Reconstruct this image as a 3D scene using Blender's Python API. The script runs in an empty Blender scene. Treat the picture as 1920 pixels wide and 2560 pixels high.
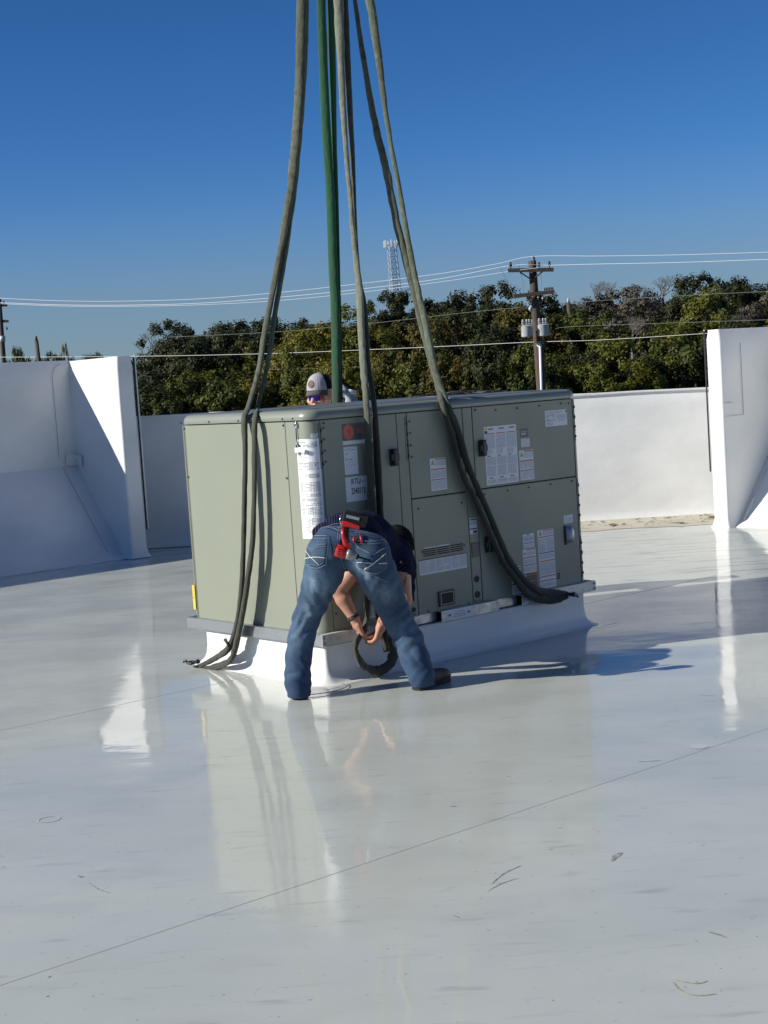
import bpy, math, random
import numpy as np
from mathutils import Vector, Matrix, noise
from mathutils.bvhtree import BVHTree
random.seed(7); RNG = np.random.default_rng(5)
sc = bpy.context.scene; COL = sc.collection
PI = math.pi; R = math.radians

# ------------------------------------------------------------------ camera
FPX, PITCH, ROLL = 3842.8, .0863, .0653
EYE = Vector((0, 0, 1.6))
Fw = Vector((0, math.cos(PITCH), -math.sin(PITCH)))
Rt = Vector((1, 0, 0)); Up = Rt.cross(Fw)
R2 = Rt*math.cos(ROLL) - Up*math.sin(ROLL); U2 = Rt*math.sin(ROLL) + Up*math.cos(ROLL)
cd = bpy.data.cameras.new('camera'); cam = bpy.data.objects.new('camera', cd); COL.objects.link(cam)
cd.sensor_fit = 'HORIZONTAL'; cd.sensor_width = 36; cd.lens = 36*FPX/1920
cd.clip_start = .1; cd.clip_end = 6000
m = Matrix((R2, U2, -Fw)).transposed().to_4x4(); m.translation = EYE; cam.matrix_world = m
sc.camera = cam

# ------------------------------------------------------------------ light
SUN_EL, SUN_AZ = R(29), math.atan2(-.97, -.245)      # azimuth measured from +Y towards +X
TS = Vector((math.sin(SUN_AZ)*math.cos(SUN_EL), math.cos(SUN_AZ)*math.cos(SUN_EL), math.sin(SUN_EL)))
w = bpy.data.worlds.new('World'); sc.world = w; w.use_nodes = True
nt = w.node_tree; nt.nodes.clear()
sky = nt.nodes.new('ShaderNodeTexSky'); sky.sky_type = 'NISHITA'; sky.sun_disc = False
sky.sun_elevation = SUN_EL; sky.sun_rotation = SUN_AZ % (2*PI)
sky.altitude = 0; sky.air_density = .7; sky.dust_density = 0; sky.ozone_density = 7
gm = nt.nodes.new('ShaderNodeGamma'); gm.inputs[1].default_value = 1.12
hs = nt.nodes.new('ShaderNodeHueSaturation'); hs.inputs['Saturation'].default_value = 1.10; hs.inputs['Value'].default_value = .90
hs.inputs['Hue'].default_value = .501
bg = nt.nodes.new('ShaderNodeBackground'); bg.inputs[1].default_value = .068
wo = nt.nodes.new('ShaderNodeOutputWorld')
nt.links.new(sky.outputs[0], gm.inputs[0]); nt.links.new(gm.outputs[0], hs.inputs['Color'])
# thin haze band round the whole horizon
geo = nt.nodes.new('ShaderNodeNewGeometry'); sx = nt.nodes.new('ShaderNodeSeparateXYZ'); nt.links.new(geo.outputs['Incoming'], sx.inputs[0])
ab = nt.nodes.new('ShaderNodeMath'); ab.operation = 'ABSOLUTE'; nt.links.new(sx.outputs[2], ab.inputs[0])
hz = nt.nodes.new('ShaderNodeMapRange'); hz.interpolation_type = 'SMOOTHERSTEP'; hz.inputs[1].default_value = 0; hz.inputs[2].default_value = .16; hz.inputs[3].default_value = .72; hz.inputs[4].default_value = 0
nt.links.new(ab.outputs[0], hz.inputs[0]); hm = nt.nodes.new('ShaderNodeMix'); hm.data_type = 'RGBA'; hm.inputs[7].default_value = (2.35, 3.05, 3.5, 1)
nt.links.new(hz.outputs[0], hm.inputs[0]); nt.links.new(hs.outputs[0], hm.inputs[6]); nt.links.new(hm.outputs[2], bg.inputs[0]); nt.links.new(bg.outputs[0], wo.inputs[0])
sd = bpy.data.lights.new('sun', 'SUN'); sd.energy = 5.0; sd.angle = R(.5); sd.color = (1, .95, .87)
so = bpy.data.objects.new('sun', sd); COL.objects.link(so)
so.rotation_euler = TS.to_track_quat('Z', 'Y').to_euler(); so.location = (-20, -5, 20)
vs = sc.view_settings; vs.view_transform = 'Standard'; vs.look = 'None'; vs.exposure = .3; vs.gamma = 1; vs.use_curve_mapping = False

# ------------------------------------------------------------------ helpers
def ray(x, y): return Fw*FPX + R2*(x-960) - U2*(y-1280)
def at(x, y, Y):
    r = ray(x, y); return EYE + r*(Y/r.y)
def gnd(x, y, z=0):
    r = ray(x, y); return EYE + r*((z-1.6)/r.z)
AL = .7052; ca, sa = math.cos(AL), math.sin(AL)
UN = Vector((-.371, 8.068, 0)); uu = Vector((ca, sa, 0)); vv = Vector((-sa, ca, 0)); KZ = Vector((0, 0, 1))
LU, WU, INS = 2.1746, 1.3007, .04
def loc(u, v, z): return UN + uu*u + vv*v + KZ*z
def onv(x, y, v):
    r = ray(x, y); return EYE + r*((UN + vv*v - EYE).dot(vv)/r.dot(vv))
def onu(x, y, u):
    r = ray(x, y); return EYE + r*((UN + uu*u - EYE).dot(uu)/r.dot(uu))

def tag(o, label=None, cat=None, group=None, kind=None):
    if label: o['label'] = label
    if cat: o['category'] = cat
    if group: o['group'] = group
    if kind: o['kind'] = kind
    return o
def empty(name, loc=(0, 0, 0), rz=0):
    o = bpy.data.objects.new(name, None); COL.objects.link(o); o.location = loc; o.rotation_euler.z = rz
    o.empty_display_size = .1; return o

class MB:
    def __init__(s): s.v = []; s.f = []; s.m = []; s.mats = []; s.uv = None
    def mi(s, mat):
        if mat not in s.mats: s.mats.append(mat)
        return s.mats.index(mat)
    def add(s, vs, fs, mat=None):
        b = len(s.v); s.v += [tuple(p) for p in vs]; i = s.mi(mat) if mat else 0
        for f in fs: s.f.append(tuple(b+k for k in f)); s.m.append(i)
        return s
    def box(s, x0, y0, z0, x1, y1, z1, mat=None, bev=0):
        if x0 > x1: x0, x1 = x1, x0
        if y0 > y1: y0, y1 = y1, y0
        if z0 > z1: z0, z1 = z1, z0
        if bev:
            b = bev; vs = []; 
            ring = lambda z, i: [(x0+i, y0+b, z), (x0+b, y0+i, z), (x1-b, y0+i, z), (x1-i, y0+b, z), (x1-i, y1-b, z), (x1-b, y1-i, z), (x0+b, y1-i, z), (x0+i, y1-b, z)]
            vs = ring(z0, b*.6)+ring(z0+b, 0)+ring(z1-b, 0)+ring(z1, b*.6)
            fs = [tuple(reversed(range(8))), tuple(range(24, 32))]
            for k in range(3):
                for j in range(8): fs.append((k*8+j, k*8+(j+1) % 8, k*8+8+(j+1) % 8, k*8+8+j))
            return s.add(vs, fs, mat)
        vs = [(x0, y0, z0), (x1, y0, z0), (x1, y1, z0), (x0, y1, z0), (x0, y0, z1), (x1, y0, z1), (x1, y1, z1), (x0, y1, z1)]
        return s.add(vs, [(0, 3, 2, 1), (4, 5, 6, 7), (0, 1, 5, 4), (1, 2, 6, 5), (2, 3, 7, 6), (3, 0, 4, 7)], mat)
    def cyl(s, a, b, ra, rb=None, n=12, mat=None):
        return s.tube([a, b], [ra, ra if rb is None else rb], n, mat)
    def tube(s, pts, rad, n=8, mat=None, flat=1.0, twist=0, up=None, wob=0, seed=0):
        pts = [Vector(p) for p in pts]; k = len(pts)
        if not hasattr(rad, '__len__'): rad = [rad]*k
        vs = []; prev = None
        for i, p in enumerate(pts):
            t = (pts[min(i+1, k-1)] - pts[max(i-1, 0)])
            t = t.normalized() if t.length > 1e-9 else Vector((0, 0, 1))
            if prev is None:
                g = Vector(up) if up else (Vector((0, 0, 1)) if abs(t.z) < .9 else Vector((0, -1, 0)))
                n1 = (g - t*g.dot(t)).normalized()
            else:
                n1 = (prev - t*prev.dot(t)).normalized()
            prev = n1; n2 = t.cross(n1); ph = twist*i
            for j in range(n):
                a = 2*PI*j/n
                x, y = math.cos(a), math.sin(a)*flat
                xr, yr = x*math.cos(ph)-y*math.sin(ph), x*math.sin(ph)+y*math.cos(ph)
                r = rad[i]
                if wob: r *= 1 + wob*noise.noise(Vector((i*.55+seed*9.1, math.cos(a)*1.3, math.sin(a)*1.3)))
                vs.append(p + (n1*xr + n2*yr)*r)
        fs = [tuple(reversed(range(n))), tuple(range((k-1)*n, k*n))]
        for i in range(k-1):
            for j in range(n): fs.append((i*n+j, i*n+(j+1) % n, (i+1)*n+(j+1) % n, (i+1)*n+j))
        return s.add(vs, fs, mat)
    def prism(s, poly, z0, z1, mat=None):
        n = len(poly); vs = [(p[0], p[1], z0) for p in poly]+[(p[0], p[1], z1) for p in poly]
        fs = [tuple(reversed(range(n))), tuple(range(n, 2*n))]+[(i, (i+1) % n, n+(i+1) % n, n+i) for i in range(n)]
        return s.add(vs, fs, mat)
    def xz(s, u0, z0, u1, z1, y, t, mat=None):      # thin slab on a face y (outward = -y)
        return s.box(u0, y-t, z0, u1, y, z1, mat)
    def build(s, name, mat=None, parent=None, smooth=False, inv=None):
        me = bpy.data.meshes.new(name); me.from_pydata(s.v, [], s.f)
        if s.mats:
            for q in s.mats: me.materials.append(q)
            me.polygons.foreach_set('material_index', s.m)
        elif mat: me.materials.append(mat)
        if smooth: me.polygons.foreach_set('use_smooth', [True]*len(me.polygons))
        me.update()
        o = bpy.data.objects.new(name, me); COL.objects.link(o)
        if parent: o.parent = parent
        return o
def autosm(o, ang=40):
    me = o.data; me.polygons.foreach_set('use_smooth', [True]*len(me.polygons))
    try: me.set_sharp_from_angle(angle=R(ang))
    except Exception: pass
    return o
def torus(mb, c, ax, Rr, r, n=20, k=8, mat=None, a0=0, a1=2*PI):
    ax = Vector(ax).normalized(); x = ax.orthogonal().normalized(); y = ax.cross(x); c = Vector(c)
    pts = [c+(x*math.cos(a0+(a1-a0)*i/n)+y*math.sin(a0+(a1-a0)*i/n))*Rr for i in range(n+1)]
    return mb.tube(pts, r, k, mat)
def catmull(pts, per=6):
    P = [tuple(p) for p in pts]; P = [P[0]]+P+[P[-1]]; out = []
    for i in range(1, len(P)-2):
        for j in range(per):
            t = j/per; q = []
            for a, b, c, d in zip(P[i-1], P[i], P[i+1], P[i+2]):
                q.append(.5*((2*b)+(-a+c)*t+(2*a-5*b+4*c-d)*t*t+(-a+3*b-3*c+d)*t**3))
            out.append(q)
    out.append(list(P[-2])); return out

# ------------------------------------------------------------------ materials
def pmat(name, c1, c2=None, scale=5, rough=.6, r2=None, metal=0, bump=0, bscale=40, spec=.5, stretch=(1, 1, 1), coat=0, detail=5, lo=.35, hi=.65, objcol=False, sss=0, sheen=0):
    m = bpy.data.materials.new(name); m.use_nodes = True; nt = m.node_tree; N = nt.nodes; L = nt.links
    b = N['Principled BSDF']; b.inputs['Base Color'].default_value = (*c1, 1); b.inputs['Roughness'].default_value = rough
    b.inputs['Metallic'].default_value = metal; b.inputs['Specular IOR Level'].default_value = spec
    b.inputs['Coat Weight'].default_value = coat
    if sss: b.inputs['Subsurface Weight'].default_value = sss; b.inputs['Subsurface Radius'].default_value = (.02, .008, .004)
    if sheen: b.inputs['Sheen Weight'].default_value = sheen
    tc = N.new('ShaderNodeTexCoord'); mp = N.new('ShaderNodeMapping'); mp.inputs['Scale'].default_value = stretch
    L.new(tc.outputs['Object'], mp.inputs[0])
    if c2 is not None or r2 is not None:
        n = N.new('ShaderNodeTexNoise'); n.inputs['Scale'].default_value = scale; n.inputs['Detail'].default_value = detail
        L.new(mp.outputs[0], n.inputs[0])
        mr = N.new('ShaderNodeMapRange'); mr.inputs[1].default_value = lo; mr.inputs[2].default_value = hi
        L.new(n.outputs[0], mr.inputs[0])
        if c2 is not None:
            mx = N.new('ShaderNodeMix'); mx.data_type = 'RGBA'; mx.inputs[6].default_value = (*c1, 1); mx.inputs[7].default_value = (*c2, 1)
            L.new(mr.outputs[0], mx.inputs[0]); L.new(mx.outputs[2], b.inputs['Base Color'])
        if r2 is not None:
            m2 = N.new('ShaderNodeMapRange'); m2.inputs[3].default_value = rough; m2.inputs[4].default_value = r2
            L.new(mr.outputs[0], m2.inputs[0]); L.new(m2.outputs[0], b.inputs['Roughness'])
    if bump:
        n = N.new('ShaderNodeTexNoise'); n.inputs['Scale'].default_value = bscale; n.inputs['Detail'].default_value = 4
        L.new(mp.outputs[0], n.inputs[0]); bp = N.new('ShaderNodeBump'); bp.inputs['Strength'].default_value = 1; bp.inputs['Distance'].default_value = bump
        L.new(n.outputs[0], bp.inputs['Height']); L.new(bp.outputs[0], b.inputs['Normal'])
    return m
M = {}
M['tpo'] = pmat('white_membrane', (.77, .77, .75), (.67, .68, .665), 1.3, .40, .55, bump=.006, bscale=4, stretch=(1, 1, 1.5), spec=.4)
M['tpo_patch'] = pmat('membrane_patch', (.72, .73, .72), (.66, .67, .66), 6, .4, .5, bump=.002, bscale=20)
M['seam'] = pmat('seam_grey', (.27, .285, .28), rough=.6)  # plain grey for lap beads, edges and thin lines
M['paint'] = pmat('sage_paint', (.250, .268, .210), (.228, .248, .197), 2.2, .38, .5, bump=.0016, bscale=3.5, spec=.4)
M['paint_edge'] = pmat('sage_trim', (.32, .34, .27), (.29, .31, .25), 4, .35, .45)
M['cap'] = pmat('cap_metal', (.235, .255, .21), (.20, .225, .19), 3, .3, .4, bump=.001, bscale=6)
M['topsheet'] = pmat('top_sheet', (.13, .14, .125), (.09, .10, .095), 3, .4, .5)
M['dark'] = pmat('dark_gap', (.012, .013, .014), rough=.7)
M['black'] = pmat('black_plastic', (.015, .015, .017), (.03, .03, .032), 60, .4, .55)
M['galv'] = pmat('galvanized', (.42, .44, .45), (.30, .33, .35), 14, .32, .5, metal=.75, bump=.0008, bscale=60)
M['galv_pale'] = pmat('galvanized_pale', (.62, .63, .60), (.36, .37, .35), 22, .45, .6, metal=.25, bump=.0006, bscale=50, lo=.5, hi=.75)
M['screw'] = pmat('screw', (.06, .065, .06), rough=.4, metal=.5)
M['chrome'] = pmat('chrome', (.5, .52, .55), rough=.2, metal=.9)
M['paper'] = pmat('label_paper', (.66, .68, .70), rough=.5)
M['paper_bright'] = pmat('label_white', (.80, .81, .80), rough=.45)
M['ink'] = pmat('ink', (.02, .02, .025), rough=.5)
M['red_ink'] = pmat('red_ink', (.45, .10, .05), rough=.5)
M['maroon'] = pmat('maroon_ink', (.12, .03, .05), rough=.5)
M['blue_ink'] = pmat('blue_ink', (.07, .10, .25), rough=.5)
M['orange_ink'] = pmat('orange_ink', (.50, .20, .05), rough=.5)
M['yellow'] = pmat('yellow_print', (.72, .50, .03), rough=.5)
M['coral'] = pmat('coral_print', (.62, .10, .08), rough=.5)
M['greylab'] = pmat('grey_label', (.10, .10, .10), rough=.45)
M['brownlab'] = pmat('brown_label', (.075, .06, .055), rough=.5)
M['blackmetal'] = pmat('black_shackle', (.03, .03, .035), (.10, .10, .10), 40, .3, .5, metal=.7)
M['wood'] = pmat('pole_wood', (.10, .075, .058), (.06, .045, .036), 6, .85, stretch=(4, 4, .6), bump=.01, bscale=12)
M['can'] = pmat('transformer_paint', (.50, .53, .54), (.40, .43, .44), 5, .4)
M['porc'] = pmat('porcelain', (.45, .45, .45), rough=.25)
M['wire_pale'] = pmat('bright_wire', (.62, .62, .60), rough=.5)
M['wire_dark'] = pmat('dull_wire', (.22, .23, .22), rough=.6)
M['conduit'] = pmat('white_conduit', (.75, .75, .73), rough=.5)
M['tower'] = pmat('tower_steel_hazed', (.42, .46, .50), rough=.5, metal=.2)  # bluish and pale: distance haze put into the steel colour
M['antenna'] = pmat('antenna_white', (.75, .76, .76), rough=.5)
M['bark'] = pmat('bark', (.07, .06, .05), (.12, .105, .09), 8, .9)
M['bare'] = pmat('bare_wood', (.20, .18, .16), (.11, .10, .085), 5, .9)
M['skin'] = pmat('skin', (.42, .21, .14), (.50, .26, .17), 14, .5, .6, sss=.08, bump=.0006, bscale=120)
M['skin_red'] = pmat('skin_face', (.50, .25, .18), (.58, .31, .22), 20, .5, .6, sss=.08)
M['tattoo'] = pmat('tattoo_ink', (.05, .045, .05), rough=.6)
M['shoe'] = pmat('shoe_leather', (.025, .021, .018), (.05, .042, .036), 25, .5, .7, bump=.001, bscale=80)
M['sole'] = pmat('shoe_sole', (.012, .012, .012), rough=.8)
M['red_tool'] = pmat('tool_red', (.48, .016, .014), (.40, .012, .012), 30, .3, .42)
M['tool_black'] = pmat('tool_rubber', (.007, .007, .008), (.014, .014, .014), 60, .6, .75, spec=.25)
M['tool_grey'] = pmat('tool_grey', (.26, .27, .26), rough=.4, metal=.3)
M['cap_black'] = pmat('black_cloth', (.006, .006, .008), (.010, .010, .012), 30, 1.0, bump=.001, bscale=150, spec=.1)
M['cap_grey'] = pmat('grey_cloth', (.38, .37, .40), (.33, .33, .36), 60, .9, bump=.0008, bscale=200)
M['brim'] = pmat('brim_cloth', (.075, .07, .06), (.10, .09, .075), 50, .9)
M['leather'] = pmat('leather_patch', (.10, .045, .022), (.06, .028, .015), 60, .6)
M['stitch'] = pmat('stitch_thread', (.20, .25, .29), rough=.8)
M['stitch_white'] = pmat('thick_thread', (.48, .50, .47), rough=.8)
M['frame_yel'] = pmat('glasses_frame', (.72, .72, .50), rough=.3)
M['glove'] = pmat('glove_cloth', (.32, .37, .42), (.20, .24, .30), 30, .8)
M['glove_white'] = pmat('glove_white', (.75, .76, .74), rough=.8)
M['workshirt'] = pmat('work_shirt', (.10, .13, .17), (.08, .10, .13), 8, .9)
M['trouser'] = pmat('work_trousers', (.06, .06, .055), (.08, .08, .07), 8, .9)
M['band'] = pmat('watch_band', (.012, .014, .012), (.03, .035, .028), 60, .5)
M['ground'] = pmat('dry_grass', (.07, .07, .03), (.05, .06, .025), .2, .95, bump=.05, bscale=1)
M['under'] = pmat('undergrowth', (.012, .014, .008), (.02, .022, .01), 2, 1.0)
M['tan'] = pmat('silt', (.40, .37, .27), (.52, .50, .43), 3, .9, bump=.004, bscale=30, stretch=(1, 3, 1))
M['debris'] = pmat('leaf_litter', (.20, .13, .06), (.10, .07, .04), 30, .9)
M['scuff'] = pmat('scuff', (.21, .22, .22), (.38, .39, .38), 60, .7, lo=.4, hi=.6)
M['scuff_brown'] = pmat('rust_stain', (.36, .31, .22), (.44, .42, .36), 60, .7, lo=.4, hi=.6)
M['palepatch'] = pmat('pale_smear', (.56, .56, .55), (.47, .47, .46), 18, .25, .4, lo=.4, hi=.6, coat=.6)

def sling_mat(name, a, b, c):
    m = pmat(name, a, b, 3.2, .95, bump=.006, bscale=45, stretch=(1, 1, .30), lo=.38, hi=.62, sheen=.15)
    nt = m.node_tree; N = nt.nodes; L = nt.links; bs = N['Principled BSDF']
    old = bs.inputs['Base Color'].links[0].from_socket
    n = N.new('ShaderNodeTexNoise'); n.inputs['Scale'].default_value = 28; n.inputs['Detail'].default_value = 6
    tc = [q for q in N if q.type == 'TEX_COORD'][0]; L.new(tc.outputs['Object'], n.inputs[0])
    mr = N.new('ShaderNodeMapRange'); mr.inputs[1].default_value = .48; mr.inputs[2].default_value = .72
    L.new(n.outputs[0], mr.inputs[0]); mx = N.new('ShaderNodeMix'); mx.data_type = 'RGBA'; mx.inputs[7].default_value = (*c, 1)
    L.new(mr.outputs[0], mx.inputs[0]); L.new(old, mx.inputs[6])
    # grime worn into the lower ends that drag over roofs
    sp = N.new('ShaderNodeSeparateXYZ'); L.new(tc.outputs['Object'], sp.inputs[0])
    g1 = N.new('ShaderNodeMapRange'); g1.inputs[1].default_value = 1.75; g1.inputs[2].default_value = 1.25; g1.inputs[3].default_value = 0; g1.inputs[4].default_value = .88
    L.new(sp.outputs[2], g1.inputs[0]); g2 = N.new('ShaderNodeMix'); g2.data_type = 'RGBA'; g2.inputs[7].default_value = (.034, .034, .024, 1)
    L.new(g1.outputs[0], g2.inputs[0]); L.new(mx.outputs[2], g2.inputs[6]); L.new(g2.outputs[2], bs.inputs['Base Color'])
    return m
M['sl_green'] = sling_mat('sling_green', (.008, .080, .032), (.014, .060, .028), (.025, .065, .036))
M['sl_fade'] = sling_mat('sling_faded_green', (.085, .125, .08), (.075, .082, .055), (.13, .15, .11))
M['sl_dirty'] = sling_mat('sling_dirty', (.065, .070, .045), (.10, .11, .075), (.04, .04, .028))
M['sl_dark'] = sling_mat('sling_dark', (.045, .055, .04), (.075, .08, .055), (.03, .035, .025))
M['sl_pale'] = sling_mat('sling_pale', (.14, .16, .115), (.12, .12, .09), (.18, .195, .15))

def denim():
    m = pmat('denim', (.009, .031, .080), (.022, .060, .122), 5, .85, bump=.0015, bscale=14, sheen=.05, lo=.35, hi=.7)
    nt = m.node_tree; N = nt.nodes; L = nt.links; bs = N['Principled BSDF']
    old = bs.inputs['Base Color'].links[0].from_socket
    at_ = N.new('ShaderNodeAttribute'); at_.attribute_name = 'fade'
    mx = N.new('ShaderNodeMix'); mx.data_type = 'RGBA'; mx.inputs[7].default_value = (.16, .25, .33, 1)
    L.new(at_.outputs['Fac'], mx.inputs[0]); L.new(old, mx.inputs[6])
    n = N.new('ShaderNodeTexNoise'); n.inputs['Scale'].default_value = 260; n.inputs['Detail'].default_value = 2
    tc = [q for q in N if q.type == 'TEX_COORD'][0]; L.new(tc.outputs['Object'], n.inputs[0])
    mr = N.new('ShaderNodeMapRange'); mr.inputs[1].default_value = .3; mr.inputs[2].default_value = .7; mr.inputs[3].default_value = .72; mr.inputs[4].default_value = 1.28
    L.new(n.outputs[0], mr.inputs[0]); mu = N.new('ShaderNodeMix'); mu.data_type = 'RGBA'; mu.blend_type = 'MULTIPLY'; mu.inputs[0].default_value = 1
    L.new(mx.outputs[2], mu.inputs[6]); L.new(mr.outputs[0], mu.inputs[7]); L.new(mu.outputs[2], bs.inputs['Base Color'])
    return m
M['denim'] = denim()
M['denim_pocket'] = pmat('denim_pocket', (.022, .052, .10), (.042, .085, .14), 22, .85, bump=.001, bscale=60)
def striped():
    m = pmat('striped_shirt', (.012, .013, .035), rough=1, bump=.003, bscale=14, spec=.12)
    nt = m.node_tree; N = nt.nodes; L = nt.links; bs = N['Principled BSDF']
    at_ = N.new('ShaderNodeAttribute'); at_.attribute_name = 'stripe'
    ma = N.new('ShaderNodeMath'); ma.operation = 'MULTIPLY'; ma.inputs[1].default_value = 2*PI/.0135
    sn = N.new('ShaderNodeMath'); sn.operation = 'SINE'
    mr = N.new('ShaderNodeMapRange'); mr.inputs[1].default_value = .35; mr.inputs[2].default_value = .8
    mx = N.new('ShaderNodeMix'); mx.data_type = 'RGBA'; mx.inputs[6].default_value = (.005, .006, .018, 1); mx.inputs[7].default_value = (.028, .032, .070, 1)
    L.new(at_.outputs['Fac'], ma.inputs[0]); L.new(ma.outputs[0], sn.inputs[0]); L.new(sn.outputs[0], mr.inputs[0])
    L.new(mr.outputs[0], mx.inputs[0]); L.new(mx.outputs[2], bs.inputs['Base Color']); return m
M['shirt'] = striped()
def lens():
    m = pmat('mirror_lens', (.02, .03, .5), rough=.12, metal=.6)
    nt = m.node_tree; N = nt.nodes; L = nt.links; bs = N['Principled BSDF']
    at_ = N.new('ShaderNodeAttribute'); at_.attribute_name = 'lensx'
    cr = N.new('ShaderNodeValToRGB'); e = cr.color_ramp.elements; e[0].position = 0; e[0].color = (.55, .30, .03, 1); e[1].position = 1; e[1].color = (.25, .20, .03, 1)
    for p, c in ((.2, (.35, .02, .04)), (.34, (.03, .03, .55)), (.68, (.02, .04, .65)), (.85, (.4, .02, .04))):
        q = e.new(p); q.color = (*c, 1)
    L.new(at_.outputs['Fac'], cr.inputs[0]); L.new(cr.outputs[0], bs.inputs['Base Color']); return m
M['lens'] = lens()
def textmat(name, ink, paper, rows=150, dens=.5):
    m = bpy.data.materials.new(name); m.use_nodes = True; nt = m.node_tree; N = nt.nodes; L = nt.links; b = N['Principled BSDF']
    b.inputs['Roughness'].default_value = .5
    tc = N.new('ShaderNodeTexCoord'); br = N.new('ShaderNodeTexBrick'); mp = N.new('ShaderNodeMapping'); mp.inputs['Rotation'].default_value = (PI/2, 0, 0)
    L.new(tc.outputs['Object'], mp.inputs[0]); L.new(mp.outputs[0], br.inputs[0])
    br.inputs['Scale'].default_value = rows; br.inputs['Color1'].default_value = (*ink, 1); br.inputs['Color2'].default_value = tuple([*(ink[i]*.6+paper[i]*.4 for i in range(3)), 1])
    br.inputs['Mortar'].default_value = (*paper, 1); br.inputs['Mortar Size'].default_value = .16; br.inputs['Brick Width'].default_value = 1.7; br.inputs['Row Height'].default_value = .6
    n = N.new('ShaderNodeTexNoise'); n.inputs['Scale'].default_value = 45; L.new(tc.outputs['Object'], n.inputs[0])
    mr = N.new('ShaderNodeMapRange'); mr.inputs[1].default_value = dens+.02; mr.inputs[2].default_value = dens+.08
    L.new(n.outputs[0], mr.inputs[0]); mx = N.new('ShaderNodeMix'); mx.data_type = 'RGBA'; mx.inputs[7].default_value = (*paper, 1)
    L.new(mr.outputs[0], mx.inputs[0]); L.new(br.outputs[0], mx.inputs[6]); L.new(mx.outputs[2], b.inputs['Base Color']); return m
M['text'] = textmat('printed_text', (.22, .23, .26), (.62, .64, .67), 150, .60)
M['text_dark'] = textmat('printed_text_dark', (.05, .05, .06), (.62, .64, .67), 90, .55)
M['text_bright'] = textmat('printed_text_bright', (.12, .12, .14), (.78, .79, .78), 75, .52)
M['text_brown'] = textmat('printed_text_brown', (.13, .11, .10), (.075, .06, .055), 150, .6)

# floor: damp, glossy membrane
def floor_mat(gain=1.0):
    m = bpy.data.materials.new('wet_membrane'); m.use_nodes = True; nt = m.node_tree; N = nt.nodes; L = nt.links; b = N['Principled BSDF']
    tc = N.new('ShaderNodeTexCoord')
    def nz(s, d=5, st=(1, 1, 1), off=0, rot=0):
        mp = N.new('ShaderNodeMapping'); mp.inputs['Scale'].default_value = st; mp.inputs['Location'].default_value = (off, off*.7, 0); mp.inputs['Rotation'].default_value = (0, 0, rot)
        L.new(tc.outputs['Object'], mp.inputs[0]); n = N.new('ShaderNodeTexNoise'); n.inputs['Scale'].default_value = s; n.inputs['Detail'].default_value = d
        L.new(mp.outputs[0], n.inputs[0]); return n.outputs[0]
    def rng(x, a, c, o0, o1):
        r = N.new('ShaderNodeMapRange'); r.inputs[1].default_value = a; r.inputs[2].default_value = c; r.inputs[3].default_value = o0; r.inputs[4].default_value = o1
        L.new(x, r.inputs[0]); return r.outputs[0]
    def mix(f, a, c):
        x = N.new('ShaderNodeMix'); x.data_type = 'RGBA'
        for s, v in ((6, a), (7, c)):
            if isinstance(v, tuple): x.inputs[s].default_value = (*v, 1)
            else: L.new(v, x.inputs[s])
        L.new(f, x.inputs[0]); return x.outputs[2]
    def math_(op, a, c):
        x = N.new('ShaderNodeMath'); x.operation = op
        for s, v in ((0, a), (1, c)):
            if isinstance(v, (int, float)): x.inputs[s].default_value = v
            else: L.new(v, x.inputs[s])
        return x.outputs[0]
    base = mix(rng(nz(.55, 6), .35, .65, 0, 1), (.485*gain, .515*gain, .465*gain), (.55*gain, .575*gain, .52*gain))
    base = mix(rng(nz(2.3, 7, (1, 1.6, 1), 3), .52, .75, 0, .5), base, (.415, .435, .40))
    base = mix(rng(nz(9, 8, (.5, 2.2, 1), 8),   .60, .72, 0, .6), base, (.37, .37, .36))
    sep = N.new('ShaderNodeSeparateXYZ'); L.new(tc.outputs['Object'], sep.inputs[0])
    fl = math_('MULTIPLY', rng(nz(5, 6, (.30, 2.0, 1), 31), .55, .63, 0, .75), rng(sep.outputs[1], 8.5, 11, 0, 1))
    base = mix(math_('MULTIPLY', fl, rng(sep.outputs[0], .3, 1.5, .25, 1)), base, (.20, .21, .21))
    base = mix(rng(nz(34, 5, (1, 1, 1), 5), .66, .74, 0, .45), base, (.17, .16, .14))
    L.new(base, b.inputs['Base Color'])
    b.inputs['Roughness'].default_value = .5; b.inputs['Specular IOR Level'].default_value = .3
    b.inputs['Coat Weight'].default_value = 1; b.inputs['Coat IOR'].default_value = 1.5
    L.new(rng(nz(.8, 6, (1, 1.5, 1), 11), .40, .66, .02, .16), b.inputs['Coat Roughness'])
    L.new(rng(nz(1.3, 6, (1, 1.5, 1), 21), .38, .62, 1.0, .72), b.inputs['Coat Weight'])
    h = math_('MULTIPLY', nz(1.6, 3, (1, 1, 1), 2), .0045)
    h = math_('ADD', h, math_('MULTIPLY', nz(7, 4, (.6, 1.6, 1), 4), .0005))
    h = math_('ADD', h, math_('MULTIPLY', nz(28, 2, (.5, 1.5, 1), 7), .00006))
    bp = N.new('ShaderNodeBump'); bp.inputs['Strength'].default_value = 1; bp.inputs['Distance'].default_value = 1
    L.new(h, bp.inputs['Height']); L.new(bp.outputs[0], b.inputs['Coat Normal'])
    L.new(bp.outputs[0], b.inputs['Normal'])
    return m
M['floor'] = floor_mat(); M['palepatch'] = floor_mat(1.13)

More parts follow.
